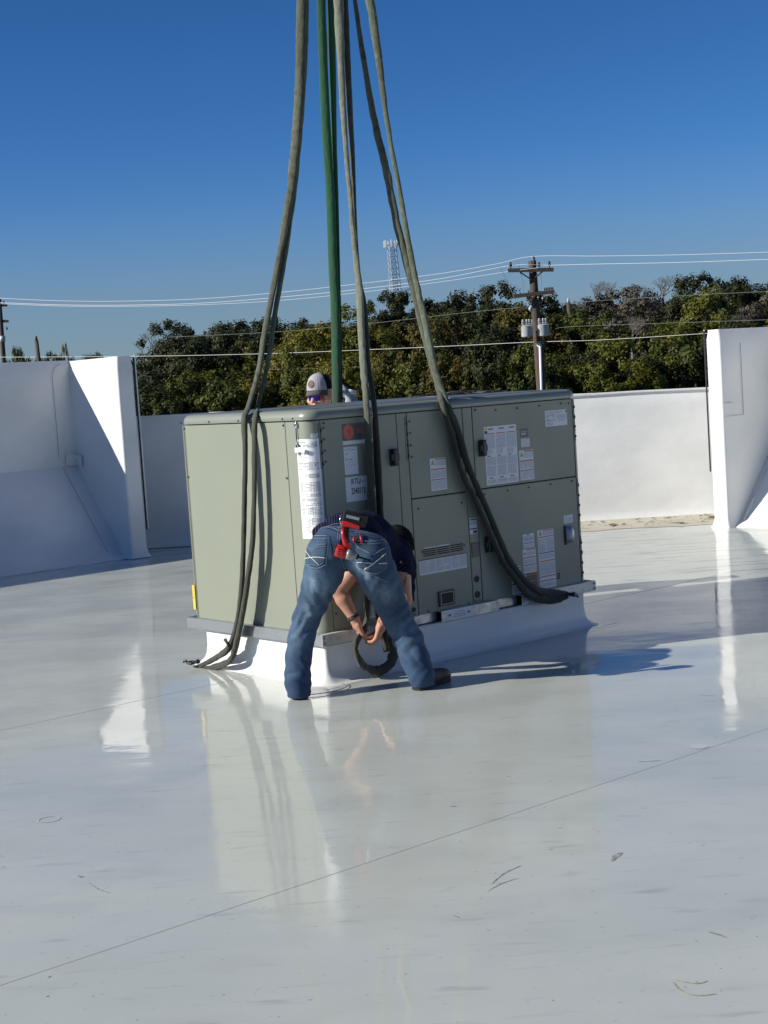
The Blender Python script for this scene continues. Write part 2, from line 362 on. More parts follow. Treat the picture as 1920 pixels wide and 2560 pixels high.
# ------------------------------------------------------------------ ground + roof
mb = MB(); mb.box(-2500, -600, -7, 2500, 4500, -6.5)
tag(mb.build('ground', M['ground']), kind='structure')
aD = Vector((.757, .653, 0)); bD = Vector((.653, -.757, 0))          # building axes
P1 = Vector((-2.50, 15.03, 0))                                       # outer end of left wing, left face
IC = P1 - bD*.93                                                      # inner corner left
Q1 = Vector((3.105, 14.44, 0)); Q2 = Q1 + bD*.165                    # right wing cap
roof = tag(empty('roof'), kind='structure')
lf = IC - aD*16; rf_ = Q1 + aD*1.05 + bD*14
poly = [(lf.x, lf.y), (lf.x+2, lf.y-14), (rf_.x+1, rf_.y-10), (rf_.x, rf_.y), (4.3, 15.9), (-3.3, 16.5)]
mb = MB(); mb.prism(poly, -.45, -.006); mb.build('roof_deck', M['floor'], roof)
# membrane sheets lapped like shingles along aD
seam0 = gnd(1440, 1982)            # a point on the long foreground seam
def lapw(s, k): return s*.0 
sheets = [-9.2, -6.2, -3.2, -1.36, 0.0, 2.9, 5.9, 8.9]
off0 = seam0.dot(bD)
line1 = gnd(280, 2345).dot(bD) - off0
edges = sorted([-9.0, -6.1, -3.05, 0.0, 3.05, 6.1])
def clip(poly, n, d, keep):
    out = []; k = len(poly)
    for i in range(k):
        a, b_ = Vector(poly[i]), Vector(poly[(i+1) % k]); da, db = (a.dot(n)-d)*keep, (b_.dot(n)-d)*keep
        if da >= 0: out.append(tuple(a))
        if da*db < 0: out.append(tuple(a+(b_-a)*(da/(da-db))))
    return out
bD2 = Vector((bD.x, bD.y))
for i in range(len(edges)-1):
    c = clip(clip([Vector(p) for p in poly], bD2, off0+edges[i]-.0, 1), bD2, off0+edges[i+1]+.05, -1)
    if len(c) < 3: continue
    mb = MB(); vs_ = []
    # the near-camera edge (larger b) lies under the next sheet; far edge on top
    def zz(p):
        t = (Vector(p).dot(bD2)-off0-edges[i])/(edges[i+1]+.05-edges[i]); return .0012*(1-t) - .0006
    n = len(c); top = [(p[0], p[1], zz(p)) for p in c]; bot = [(p[0], p[1], -.005) for p in c]
    mb.add(bot+top, [tuple(reversed(range(n))), tuple(range(n, 2*n))]+[(j, (j+1) % n, n+(j+1) % n, n+j) for j in range(n)])
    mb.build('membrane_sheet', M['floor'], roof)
# fine dark bead along the lap edges
def bead(p, q, rr_=.0022, mat='seam', z=.0006):
    k = 40; pts = []
    for i in range(k+1):
        x = p.lerp(q, i/k); pts.append(Vector((x.x, x.y, z)) + bD*(.004*noise.noise(Vector((i*.7, p.x, 0)))))
    mb = MB(); mb.tube(pts, rr_, 5); return mb.build('lap_edge', M[mat], roof)
for e in edges[1:-1]:
    if e < -4: continue
    base = bD*(off0+e)
    bead(base - aD*3, base + aD*9.5 if e < 0 else base + aD*12, .0009)

# small marks with a shape of their own
def streak(px, w_, mat, name='scuff_mark', z=.0014):
    pts = [gnd(x, y, z) for x, y in catmull(px, 6)]; mb = MB(); vs_ = []; k = len(pts)
    for i, p in enumerate(pts):
        t = (pts[min(i+1, k-1)]-pts[max(i-1, 0)]).normalized(); nn = Vector((-t.y, t.x, 0)); ww = w_*(.25+.75*math.sin(PI*(i+.4)/(k-.2)))*(1+.5*noise.noise(p*30))
        vs_ += [p+nn*ww, p-nn*ww]
    mb.add(vs_, [(2*i, 2*i+1, 2*i+3, 2*i+2) for i in range(k-1)]); return mb.build(name, mat, roof)
streak([(1530, 2152), (1540, 2140), (1555, 2131)], .011, M['scuff'])
streak([(1230, 2208), (1262, 2182), (1302, 2164)], .0035, M['scuff'])
streak([(1218, 2228), (1255, 2208), (1296, 2195)], .002, M['scuff'])
streak([(222, 2207), (245, 2222), (274, 2232)], .003, M['scuff'])
streak([(195, 2187), (200, 2192), (208, 2190)], .004, M['scuff'])
streak([(1130, 2288), (1140, 2291), (1149, 2294)], .003, M['scuff'])
streak([(1772, 2330), (1790, 2334), (1815, 2343)], .005, M['scuff'])
for q in ([(1683, 2455), (1700, 2475), (1740, 2488), (1790, 2484)], [(1688, 2450), (1740, 2458), (1768, 2452)], [(1118, 2014), (1130, 2015), (1142, 2014)], [(1740, 1736), (1765, 1738), (1790, 1737)], [(1195, 1750), (1215, 1752), (1235, 1755)]):
    streak(q, .0035, M['scuff_brown'])
for q in ([(0, 1570), (50, 1566), (105, 1561)], [(1590, 1904), (1620, 1901), (1650, 1900)], [(410, 1510), (440, 1513), (470, 1514)]):
    streak(q, .008, M['palepatch'], 'pale_smear')
def disc_patch(px, py, r, name='membrane_patch'):
    c = gnd(px, py); mb = MB(); n = 24
    vo = [(c.x+r*math.cos(2*PI*i/n), c.y+r*math.sin(2*PI*i/n), .0014) for i in range(n)]
    vi = [(c.x+r*.82*math.cos(2*PI*i/n), c.y+r*.82*math.sin(2*PI*i/n), .0014) for i in range(n)]
    mb.add(vo+vi, [(i, (i+1) % n, n+(i+1) % n, n+i) for i in range(n)]); return mb.build(name, M['palepatch'], roof)
disc_patch(122, 2049, .045)
for x, y, s in ((1745, 1867, .04),):
    c = gnd(x, y); mb = MB(); mb.add([(c.x+s*math.cos(a*PI/8)*(1+.2*math.sin(3*a)), c.y+s*math.sin(a*PI/8), .0014) for a in range(16)], [tuple(range(16))]); mb.build('pale_smear', M['palepatch'], roof)

g_ = np.random.default_rng(12); mb = MB()
for i in range(300):
    Yd = 3.6+10*g_.random()**1.3; x = (g_.random()-.5)*.54*Yd; a = g_.random()*PI; l = g_.uniform(.001, .0038)*(2.5 if g_.random() < .05 else 1); q = l*g_.uniform(.2, .7)
    dx, dy = math.cos(a), math.sin(a)
    mb.add([(x-dx*l, Yd-dy*l, .0012), (x+dy*q, Yd-dx*q, .0022), (x+dx*l, Yd+dy*l, .0012), (x-dy*q, Yd+dx*q, .0022)], [(0, 1, 2, 3)], M['scuff'] if g_.random() < .7 else M['debris'])
tag(mb.build('grit'), 'tiny dark specks of grit and leaf scattered over the damp white roof', kind='stuff')
# ------------------------------------------------------------------ parapets
def subdiv_box_wall(name, p, q, th, z0, ztop0, ztop1, parent, mat, nseg=30, bulge=.012, toe=.03):
    """membrane-wrapped wall from p to q; inner (roof) face is on the side of nrm; soft uneven surface"""
    d = (q-p); Ln = d.length; d = d.normalized(); nrm = Vector((d.y, -d.x, 0))
    zs = [0, .03, .07, .14, .3, .45, .6, .75, .88, .96, .99, 1.0]
    ring_n = None; vs_ = []; fs = []
    for i in range(nseg+1):
        t = i/nseg; c = p + d*(Ln*t); zt = ztop0+(ztop1-ztop0)*t + .010*noise.noise(Vector((t*Ln*1.3, 3.1, p.x)))
        prof = []
        for zf in zs:
            z = z0+(zt-z0)*zf; o = 0
            if zf < .07: o = toe*(1-zf/.07)**2
            if zf > .985: o = -.012
            o += bulge*noise.noise(Vector((c.x*1.1, c.y*1.1, z*1.4)))*(1 if .1 < zf < .97 else .3)
            prof.append(c+nrm*o+KZ*z)
        for z in (zt, z0): 
            prof.append(c-nrm*(th-(.012 if z == zt else 0))+KZ*(z - (.012 if z == zt else 0)))
        if ring_n is None: ring_n = len(prof)
        vs_ += prof
    for i in range(nseg):
        for j in range(ring_n):
            a = i*ring_n+j; b_ = i*ring_n+(j+1) % ring_n
            fs.append((a, a+ring_n, b_+ring_n, b_))
    fs.append(tuple(range(ring_n))); fs.append(tuple(reversed(range(nseg*ring_n, (nseg+1)*ring_n))))
    mb = MB(); mb.add(vs_, fs); o = mb.build(name, mat, parent); 
    return autosm(o, 35)
def apron(wall_p, wall_q, out, run, h, parent, flip=False):
    """sloped membrane apron along the foot of a wall"""
    d = (wall_q-wall_p); L_ = d.length; d.normalize(); n = 24; prof = [(0, h), (.03, h-.015), (run*.33, h*.68), (run*.66, h*.34), (run*.92, h*.07), (run+.05, .006), (run+.05, -.004), (0, -.004)]
    vs_ = []; k = len(prof)
    for i in range(n+1):
        c = wall_p+d*(L_*i/n)
        for j, (o, z) in enumerate(prof):
            b_ = .008*noise.noise(Vector((c.x*1.5+o, c.y*1.5, z*3))) if 1 < j < 5 else 0
            vs_.append(c+out*o+KZ*(z+b_))
    fs = [(i*k+j, i*k+(j+1) % k, (i+1)*k+(j+1) % k, (i+1)*k+j) for i in range(n) for j in range(k)]
    fs += [tuple(range(k)), tuple(reversed(range(n*k, (n+1)*k)))]
    mb = MB(); mb.add(vs_, fs); o = mb.build('sloped_apron', M['tpo'], parent); 
    o.data.flip_normals() if flip else None
    return autosm(o, 30)

pl = tag(empty('parapet_wall', IC), 'tall white membrane parapet at left with a wing wall, in shade save one sunlit triangle', 'parapet wall')
def rel(o, par):                                   # parent given in world space
    o.parent = par; o.matrix_parent_inverse = Matrix.Translation(-Vector(par.location)); return o
rel(subdiv_box_wall('wall', IC-aD*15.9, IC+aD*.42, .22, 0, 2.05, 1.995, None, M['tpo'], 60), pl)
# wing: left face from IC to P1, thickness .19 along +aD
def wing(name, A, B, thick_dir, th, z0, z1, par):
    d = (B-A).normalized(); n = 12; vs_ = []; fs = []
    nz_ = [0, .02, .05, .2, .4, .6, .8, .95, .99, 1]
    # plan loop: rounded rect
    r = .022; loop = []
    cs = [(0, 0), ((B-A).length, 0), ((B-A).length, th), (0, th)]
    pts = []
    for ci, (x, y) in enumerate(cs):
        sx = 1 if x == 0 else -1; sy = 1 if y == 0 else -1
        cx, cy = x+sx*r, y+sy*r
        a0 = {0: PI, 1: 1.5*PI, 2: 0, 3: .5*PI}[ci]
        for k in range(4): 
            a = a0+k*(PI/2)/3; pts.append((cx+r*math.cos(a), cy+r*math.sin(a)))
        x2, y2 = cs[(ci+1) % 4]
        for k in range(1, 5): pts.append((cx+(x2+(1 if x2 == 0 else -1)*r-cx)*k/5 if x2 != x else pts[-1][0], cy+(y2+(1 if y2 == 0 else -1)*r-cy)*k/5 if y2 != y else pts[-1][1]))
    for zf in nz_:
        z = z0+(z1-z0)*zf; fl = .028*(1-zf/.05)**2 if zf < .05 else (-.012 if zf > .985 else 0)
        for x, y in pts:
            ox = ((x-(B-A).length/2)/((B-A).length/2)); oy = (y-th/2)/(th/2)
            p = A+d*(x+fl*max(-1, min(1, ox*1.0))*(1 if abs(ox) > .9 else 0))+thick_dir*(y+fl*(1 if oy > .8 else -1 if oy < -.8 else 0))
            p = p + thick_dir*(.006*noise.noise(Vector((p.x*2, p.y*2, z*2))))
            vs_.append(p+KZ*z)
    k = len(pts)
    fs = [(i*k+j, i*k+(j+1) % k, (i+1)*k+(j+1) % k, (i+1)*k+j) for i in range(len(nz_)-1) for j in range(k)]
    fs += [tuple(reversed(range(k))), tuple(range((len(nz_)-1)*k, len(nz_)*k))]
    mb = MB(); mb.add(vs_, fs); o = mb.build(name, M['tpo'], None); autosm(o, 40); rel(o, par); return o
wl = wing('wing_wall', IC-bD*.2, P1, aD, .185, 0, 1.985, pl)
rel(apron(IC-aD*15.5+bD*.0, IC-aD*.0, bD, .80, .92, None), pl)
# patch at the three-way corner and diagonal stripping
def quad_strip(name, pts, off, par, mat='tpo_patch', th=.002):
    mb = MB(); n = len(pts); mb.add([Vector(p) for p in pts]+[Vector(p)+Vector(off)*th for p in pts], [tuple(range(n)), tuple(reversed(range(n, 2*n)))]+[(i, (i+1) % n, n+(i+1) % n, n+i) for i in range(n)])
    return rel(mb.build(name, M[mat], None), par)
nB = -aD
quad_strip('corner_patch', [IC+nB*.016+bD*(.02+a)+KZ*(1.0+b) for a, b in ((0, .03), (.10, .03), (.12, .01), (.12, -.08), (.10, -.10), (.0, .0))], nB*2, pl)
quad_strip('corner_patch', [IC+bD*.016+nB*a+KZ*(.93+b) for a, b in ((.0, .10), (.0, -.0), (.11, .0), (.13, .02), (.13, .1), (.11, .12), (.0, .12))], bD*2, pl)
def line3(name, pts, r, mat, par):
    mb = MB(); mb.tube(pts, r, 5); return rel(mb.build(name, M[mat], None), par)
line3('seam_line', [IC+nB*.20+bD*.012+KZ*z for z in (1.02, 1.3, 1.6, 1.85)]+[IC+nB*.17+bD*.012+KZ*1.92, IC+nB*.1+bD*.012+KZ*1.965], .0022, 'seam', pl)
line3('seam_line', [IC+nB*.17+bD*(.82*t)+KZ*(.92*(1-t)+.018) for t in (.03, .25, .5, .75, .93)], .0025, 'seam', pl)
# metal edge trim on the outer side of the wing end
tb = MB(); tb.cyl(P1+aD*.215+bD*-.01+KZ*.28, P1+aD*.215+bD*-.01+KZ*1.99, .009, n=6); rel(tb.build('edge_trim', M['tpo'], None), pl)
tb = MB(); tb.cyl(P1+aD*.196+bD*-.004+KZ*.27, P1+aD*.196+bD*-.004+KZ*1.975, .008, n=6); rel(tb.build('sealant_gap', M['dark'], None), pl)
for x, y in ((226, 1352), (228, 1360), (227, 1368)):
    p = at(x, y, 14.75)

pr = tag(empty('parapet_wall', Q1), 'tall white parapet wing at right with a lit end and a grey shaded side', 'parapet wall')
RI = Q1 + aD*.92                                # inner corner right
wing('wing_wall', Q1, Q1+aD*1.2, bD, .165, 0, 1.855, pr)
rel(subdiv_box_wall('wall', Q2+aD*.92, Q2+aD*.92+bD*14, .22, 0, 1.87, 1.9, None, M['tpo'], 50), pr)
rel(apron(Q2+aD*.92, Q2+aD*.92+bD*13.8, -aD, .80, .90, None), pr)
line3('edge_trim', [Q1-bD*.022+aD*.012+KZ*z for z in (.55, 1.0, 1.86)], .007, 'tpo', pr)
line3('sealant_gap', [Q1-bD*.012-aD*.004+KZ*z for z in (.53, 1.0, 1.85)], .008, 'dark', pr)
line3('pencil_line', [Q2+bD*.008+aD*.30+KZ*z for z in (1.05, 1.72)], .0022, 'seam', pr)
line3('pencil_line', [Q2+bD*.010+aD*a+KZ*1.045 for a in (.03, .31)], .0018, 'seam', pr)
line3('pencil_line', [Q2+bD*.010+aD*a+KZ*1.17 for a in (-.0, .13)], .0022, 'seam', pr)
line3('seam_line', [Q2+bD*.12+aD*(.86-.82*t)+KZ*(.90*(1-t)+.03) for t in (0, .25, .5, .75, .96)], .0025, 'seam', pr)

bw = tag(empty('parapet_wall', (0, 16, 0)), 'low white parapet running across behind the rooftop unit, trees above it', 'parapet wall')
rel(subdiv_box_wall('wall', Vector((-3.15, 16.02, 0)), Vector((4.2, 15.62, 0)), .3, 0, 1.385, 1.285, None, M['tpo'], 60, .012), bw)
mb = MB(); mb.tube([Vector((x, 16.01-.40*(x+3.15)/7.35, 1.380-.100*(x+3.15)/7.35+.006*noise.noise(Vector((x*2, 0, 0))))) for x in [(-3.1+7.2*i/50) for i in range(51)]], .011, 6)
rel(mb.build('coping_lip', M['tpo'], None), bw)
# silt strip in the gutter before the back wall
mb = MB(); n = 40; top = []; bot = []
for i in range(n+1):
    x = 1.2+ (3.35-1.2)*i/n; top.append((x, 15.80-.054*(x-1.2), .014)); bot.append((x, 14.90 + .16*noise.noise(Vector((x*2.3, 0, 0)))-.20*(i/n), .003))
mb.add(top+bot, [(n+1+i, n+2+i, i+1, i) for i in range(n)])
tag(mb.build('silt', M['tan']), 'tan silt and leaf litter washed against the foot of the low back parapet', kind='stuff')
mb = MB()
for i in range(120):
    t = random.random()**.6; x = 1.3+2.0*t; y = 14.9+random.random()*.78-.12*t; a = random.random()*PI; l = random.uniform(.008, .035) if random.random() < .9 else .12
    dx, dy = math.cos(a)*l, math.sin(a)*l
    mb.add([(x-dx, y-dy, .016), (x+dy*.25, y-dx*.25, .022), (x+dx, y+dy, .018), (x-dy*.25, y+dx*.25, .024)], [(0, 1, 2, 3)])
tag(mb.build('leaf_litter', M['debris']), 'scattered brown leaf bits on the silt by the back parapet', kind='stuff')

# ------------------------------------------------------------------ curb
def rrect(u0, v0, u1, v1, r, n=6):
    pts = []
    for cx, cy, a0 in ((u0+r, v0+r, PI), (u1-r, v0+r, 1.5*PI), (u1-r, v1-r, 0), (u0+r, v1-r, .5*PI)):
        for k in range(n+1):
            a = a0+k*(PI/2)/n; pts.append((cx+r*math.cos(a), cy+r*math.sin(a)))
    return pts
def rings(mb, prof, base, mat=None, cap=True):
    """prof: list of (offset, z); base (u0,v0,u1,v1,r)"""
    u0, v0, u1, v1, r = base; k = None; vs_ = []
    for o, z in prof:
        p = rrect(u0-o, v0-o, u1+o, v1+o, max(.002, r+o)); k = len(p); vs_ += [(x, y, z) for x, y in p]
    n = len(prof); fs = [(i*k+j, i*k+(j+1) % k, (i+1)*k+(j+1) % k, (i+1)*k+j) for i in range(n-1) for j in range(k)]
    if cap: fs += [tuple(reversed(range(k))), tuple(range((n-1)*k, n*k))]
    return mb.add(vs_, fs, mat)
curb = tag(empty('roof_curb', UN, AL), 'white membrane flashed curb carrying the green rooftop air conditioner', 'roof curb')
mb = MB(); rings(mb, [(.085, .0005), (.08, .0025), (.055, .004), (.045, .016), (.022, .035), (.008, .065), (0, .11), (0, .199)], (.03, .02, 2.09, 1.155, .02))
o = autosm(mb.build('flashing', M['tpo'], curb), 50)
mb = MB(); mb.tube([(x, -.135+.004*math.sin(x*9), .0075) for x in [(-.1+2.3*i/40) for i in range(41)]], .0012, 5); mb.build('flashing_edge', M['seam'], curb)
for (x, y) in ((-.10, -.10),):
    mb = MB(); mb.tube([(x+.16*math.cos(a)*1.0, y-.12*math.sin(a)+0.02, .009) for a in [PI*i/14*1.1-.2 for i in range(15)]], .0022, 5); mb.build('patch_edge', M['seam'], curb)

# ------------------------------------------------------------------ rooftop unit
unit = tag(empty('rooftop_air_conditioner', UN, AL), 'large sage green rooftop air conditioner with doors and warning stickers, hung in slings', 'air conditioner')
u0, v0, u1, v1 = INS, INS, LU-INS, WU-INS
CR = .075
mb = MB(); rings(mb, [(-.006, .225), (-.006, 1.41)], (u0, v0, u1, v1, CR)); mb.build('inner_frame', M['dark'], unit)
# perimeter path: s<0 goes up the left face from the near corner (v), s>0 along the right face (u)
def per(s, off=0.0):
    """s measured like the flat face coordinate: s = -(v-v0) on the left face, +(u-u0) on the right"""
    if s < -CR: return (u0-off, v0-s)
    if s > CR: return (u0+s, v0-off)
    a = (s+CR)/(2*CR)*PI/2; return (u0+CR-(CR+off)*math.cos(a), v0+CR-(CR+off)*math.sin(a))
def wrap_panel(name, s0, s1, z0, z1, mat, off=0.0, th=.006, parent=None, bev=.002):
    ss = [s0]; 
    for q in [-CR+2*CR*i/12 for i in range(13)]:
        if s0 < q < s1: ss.append(q)
    ss.append(s1); vs_ = []; k = len(ss)
    for o, ins_ in ((off-th, 0), (off-bev, 0), (off, bev)):
        for z in (z0+ins_, z1-ins_):
            for i, s in enumerate(ss):
                s_ = s+(ins_ if i == 0 else -ins_ if i == k-1 else 0); x, y = per(s_, o); vs_.append((x, y, z))
    idx = lambda l, t, i: (l*2+t)*k+i
    fs = [(idx(2, 0, i), idx(2, 0, i+1), idx(2, 1, i+1), idx(2, 1, i)) for i in range(k-1)]
    for l in (0, 1):
        for i in range(k-1):
            fs.append((idx(l, 0, i), idx(l, 0, i+1), idx(l+1, 0, i+1), idx(l+1, 0, i))); fs.append((idx(l, 1, i+1), idx(l, 1, i), idx(l+1, 1, i), idx(l+1, 1, i+1)))
        fs.append((idx(l, 1, 0), idx(l, 0, 0), idx(l+1, 0, 0), idx(l+1, 1, 0))); fs.append((idx(l, 0, k-1), idx(l, 1, k-1), idx(l+1, 1, k-1), idx(l+1, 0, k-1)))
    mb = MB(); mb.add(vs_, fs); return autosm(mb.build(name, mat, parent or unit), 40)
S = lambda u: u-u0
V = lambda v: -(v-v0)
ZT = 1.403
wrap_panel('end_panel', V(1.243), V(.251), .245, ZT, M['paint'])
wrap_panel('corner_post', V(.247), S(.114), .245, ZT, M['paint'])
wrap_panel('access_panel', S(.118), S(.650), .258, ZT, M['paint'])
wrap_panel('post', S(.654), S(.727), .258, ZT, M['paint'])
d1 = wrap_panel('door', S(.732), S(1.155), .924, ZT, M['paint'])
d2 = wrap_panel('door', S(.732), S(1.155), .262, .917, M['paint'])
wrap_panel('post', S(1.160), S(1.232), .258, ZT, M['paint'])
d3 = wrap_panel('door', S(1.238), S(2.090), .928, ZT, M['paint'])
d4 = wrap_panel('door', S(1.238), S(2.090), .262, .921, M['paint'])
# far corner posts (rounded), rear and far panels
def loop_panel(name, pts, z0, z1, mat, th=.006):
    n = len(pts); mb = MB(); vs_ = []
    cx, cy = LU/2, WU/2
    for zz in (z0, z1):
        for x, y in pts: vs_.append((x, y, zz))
    mb.add(vs_, [(i, i+1, n+i+1, n+i) for i in range(n-1)]); o = mb.build(name, mat, unit); return autosm(o, 40)
arc = lambda cx, cy, a0, a1, r=CR, n=10: [(cx+r*math.cos(a0+(a1-a0)*i/n), cy+r*math.sin(a0+(a1-a0)*i/n)) for i in range(n+1)]
loop_panel('corner_post', [(2.0945, v0)]+arc(u1-.04, v0+.04, 1.5*PI, 2*PI, .04)+[(u1, v0+.12)], .245, ZT, M['paint'])
loop_panel('corner_post', arc(u0+.04, v1-.04, .5*PI, PI, .04)+[(u0, v1-.001), (u0, V(0)*0+1.2465)][2:]+[(u0, 1.2465)], .245, ZT, M['paint'])
loop_panel('coil_panel', [(u1, v0+.124), (u1, v1-.1)], .245, ZT, M['paint'])
loop_panel('corner_post', [(u1, v1-.096)]+arc(u1-.04, v1-.04, 0, .5*PI, .04)+[(u1-.1, v1)], .245, ZT, M['paint'])
loop_panel('back_panel', [(u1-.104, v1), (LU/2+.003, v1)], .245, ZT, M['paint'])
loop_panel('back_panel', [(LU/2-.003, v1), (u0+.05, v1)], .245, ZT, M['paint'])
mb = MB(); rings(mb, [(.000, 1.408), (.010, 1.409), (.012, 1.416), (.012, 1.428), (.004, 1.446), (-.012, 1.459), (-.03, 1.4625), (-.10, 1.4635), (-.12, 1.4645)], (u0, v0, u1, v1, CR))
autosm(mb.build('top_cap', M['cap'], unit), 30)
mb = MB(); rings(mb, [(-.045, 1.4632), (-.050, 1.4665), (-.30, 1.472)], (u0, v0, u1, v1, CR)); autosm(mb.build('top_sheet', M['topsheet'], unit), 30)
mb = MB(); mb.box(1.10, v0+.03, 1.463, 1.106, v1-.03, 1.467); mb.build('cap_joint', M['cap'], unit)
# condenser fans on top
for (fx, fy, fr) in ((1.72, .66, .30),):
    fan = MB(); torus(fan, (fx, fy, 1.470), (0, 0, 1), fr, .008, 36, 8); fo = fan.build('fan_guard', M['black'], unit, True)
    g = MB()
    for k in range(1, 7 if fr > .3 else 5):
        rr_ = fr*k/7; torus(g, (fx, fy, 1.473+.016*(1-(rr_/fr)**2)), (0, 0, 1), rr_, .0035, 28, 5)
    for k in range(12):
        a = 2*PI*k/12; g.tube([(fx+fr*t*math.cos(a), fy+fr*t*math.sin(a), 1.474+.016*(1-t*t)) for t in (.1, .4, .7, 1)], .0035, 5)
    g.cyl((fx, fy, 1.465), (fx, fy, 1.496), .07, .06, 16); g.build('wire_grille', M['black'], fo, True)
    g = MB(); g.cyl((fx, fy, 1.4665), (fx, fy, 1.4685), fr, fr, 36); g.build('fan_opening', M['dark'], fo)
# base rails
rl = MB(); T = .003
def cch(mb, u_a, u_b, z0=.206, z1=.267):   # channel on the near long side
    mb.box(u_a, 0, z0, u_b, T, z1); mb.box(u_a, T, z1-T, u_b, .035, z1); mb.box(u_a, T, z0, u_b, .03, z0+T)
r1 = MB(); cch(r1, 0, .67); r1.build('base_rail', M['galv_pale'], unit)
r2_ = MB(); cch(r2_, .865, 1.324); rr2 = r2_.build('base_rail', M['galv_pale'], unit)
r3 = MB(); cch(r3, 1.517, LU); r3.build('base_rail', M['galv_pale'], unit)
for xa, xb in ((.67, .865), (1.324, 1.517)): r4 = MB(); r4.box(xa, .045, .21, xb, .05, .265); r4.build('fork_pocket', M['galv'], unit)
r5 = MB(); r5.box(0, T+.0005, .206, T, WU, .267); r5.box(T, .04, .264, .04, WU, .267); r5.box(0, WU-.003, .206, .05, WU, .267); r5.build('base_rail', M['galv'], unit)
r6 = MB(); r6.box(LU-T, T+.0005, .206, LU, WU, .267); r6.box(.05, WU-T, .206, LU-T, WU, .267); r6.build('base_rail', M['galv'], unit)
for x in (.53, 1.26):
    mb = MB(); mb.box(.004, .004, .2065, LU-.004, .0045, .2075); 
mb = MB(); mb.box(.66, .006, .204, 1.53, .03, .2065); mb.build('rail_lip', M['galv_pale'], unit)
def screw(x, y, z, face='r', r=.0065, parent=unit, name='screw'):
    mb = MB()
    if face == 'r': mb.cyl((x, y, z), (x, y-.005, z), r, r*.8, 8)
    else: mb.cyl((x, y, z), (x-.005, y, z), r, r*.8, 8)
    return mb.build(name, M['screw'], parent)
yf = v0
for (x, z) in ((.14, 1.385), (.665, 1.41), (.72, 1.41), (1.175, 1.41), (1.215, 1.41), (1.262, 1.385), (1.43, 1.375), (1.61, 1.375), (1.80, 1.378), (1.99, 1.38), (2.06, 1.375),
               (1.30, .892), (1.49, .895), (1.67, .897), (1.86, .898), (2.05, .90), (.775, .862), (1.11, .862), (1.177, .280), (1.212, .280), (.80, .275), (1.12, .275), (.70, .272),
               (.136, 1.36), (.136, 1.30), (.136, 1.24), (.137, 1.18), (.137, .45), (.137, .36), (.75, 1.355), (.75, 1.29), (.75, 1.22), (.75, 1.155)):
    screw(x, yf, z)
for z in (1.35, 1.28, 1.21, 1.15, .88, .81, .74, .68, .53, .46, .39, .32): screw(2.108, yf+.003, z, r=.0045)
for (v, z) in ((1.225, 1.385), (1.22, 1.10), (.262, 1.385), (.262, 1.10), (1.22, .262), (.665, .262), (1.251, .272)): screw(u0, v, z, 'l')
for v in (1.24, .95, .66, .25, .16): screw(u0-.011, v, 1.42, 'l', .006)
for z in (.222, .252): screw(.012, 0, z, 'r', .0075, name='bolt'); screw(LU-.014, 0, z, 'r', .0075, name='bolt')
def frame_line(mb, x0, z0, x1, z1, y, w_=.0022, t=.0012, mat=None):
    mb.xz(x0, z0, x1, z0+w_, y, t, mat); mb.xz(x0, z1-w_, x1, z1, y, t, mat); mb.xz(x0, z0+w_, x0+w_, z1-w_, y, t, mat); mb.xz(x1-w_, z0+w_, x1, z1-w_, y, t, mat)
for (x, za, zb) in ((.712, 1.14, 1.38), (2.092, 1.148, 1.389), (2.092, .66, .905), (2.092, .30, .55), (.103, 1.145, 1.385)):
    mb = MB(); frame_line(mb, x-.001, za, x+.013, zb, yf)
    for k in range(4):
        z = za+(zb-za)*(k+.4)/4; mb.cyl((x+.014, yf-.003, z-.008), (x+.014, yf-.003, z+.008), .0042, n=8)
    mb.build('hinge', M['dark'], unit)
# latches
latch_me = None
for (x, z) in ((.611, 1.166), (1.296, 1.163), (1.116, 1.168), (1.298, .600)):
    if latch_me is None:
        mb = MB(); mb.box(-.016, -.034, -.047, .016, -.012, .047, bev=.006); mb.box(-.03, -.028, -.02, .03, -.010, .02, bev=.006); mb.cyl((0, 0, 0), (0, -.014, 0), .02, .017, 14)
        mb.box(-.026, -.006, -.05, .014, 0, .045, bev=.002)
        o = mb.build('latch', M['black'], unit); latch_me = o.data
    else:
        o = bpy.data.objects.new('latch', latch_me); COL.objects.link(o); o.parent = unit
    o.location = (x, yf, z)
# louvre vent
vn = MB()
for c in range(3):
    xa = .792+c*.106; 
    for k in range(4): vn.xz(xa, .588+k*.0115, xa+.096, .594+k*.0115, yf, .0008, M['dark'])
    for k in range(5): vn.box(xa-.001, yf-.004, .5825+k*.0115, xa+.097, yf, .5860+k*.0115, M['paint'])
    vn.xz(xa, .6325, xa+.097, .637, yf, .003, M['paper_bright'] if c < 2 else M['paint'])
for x in (.780, 1.108): vn.xz(x, .61, x+.006, .622, yf, .002, M['dark'])
vn.build('louvre_vent', None, unit)
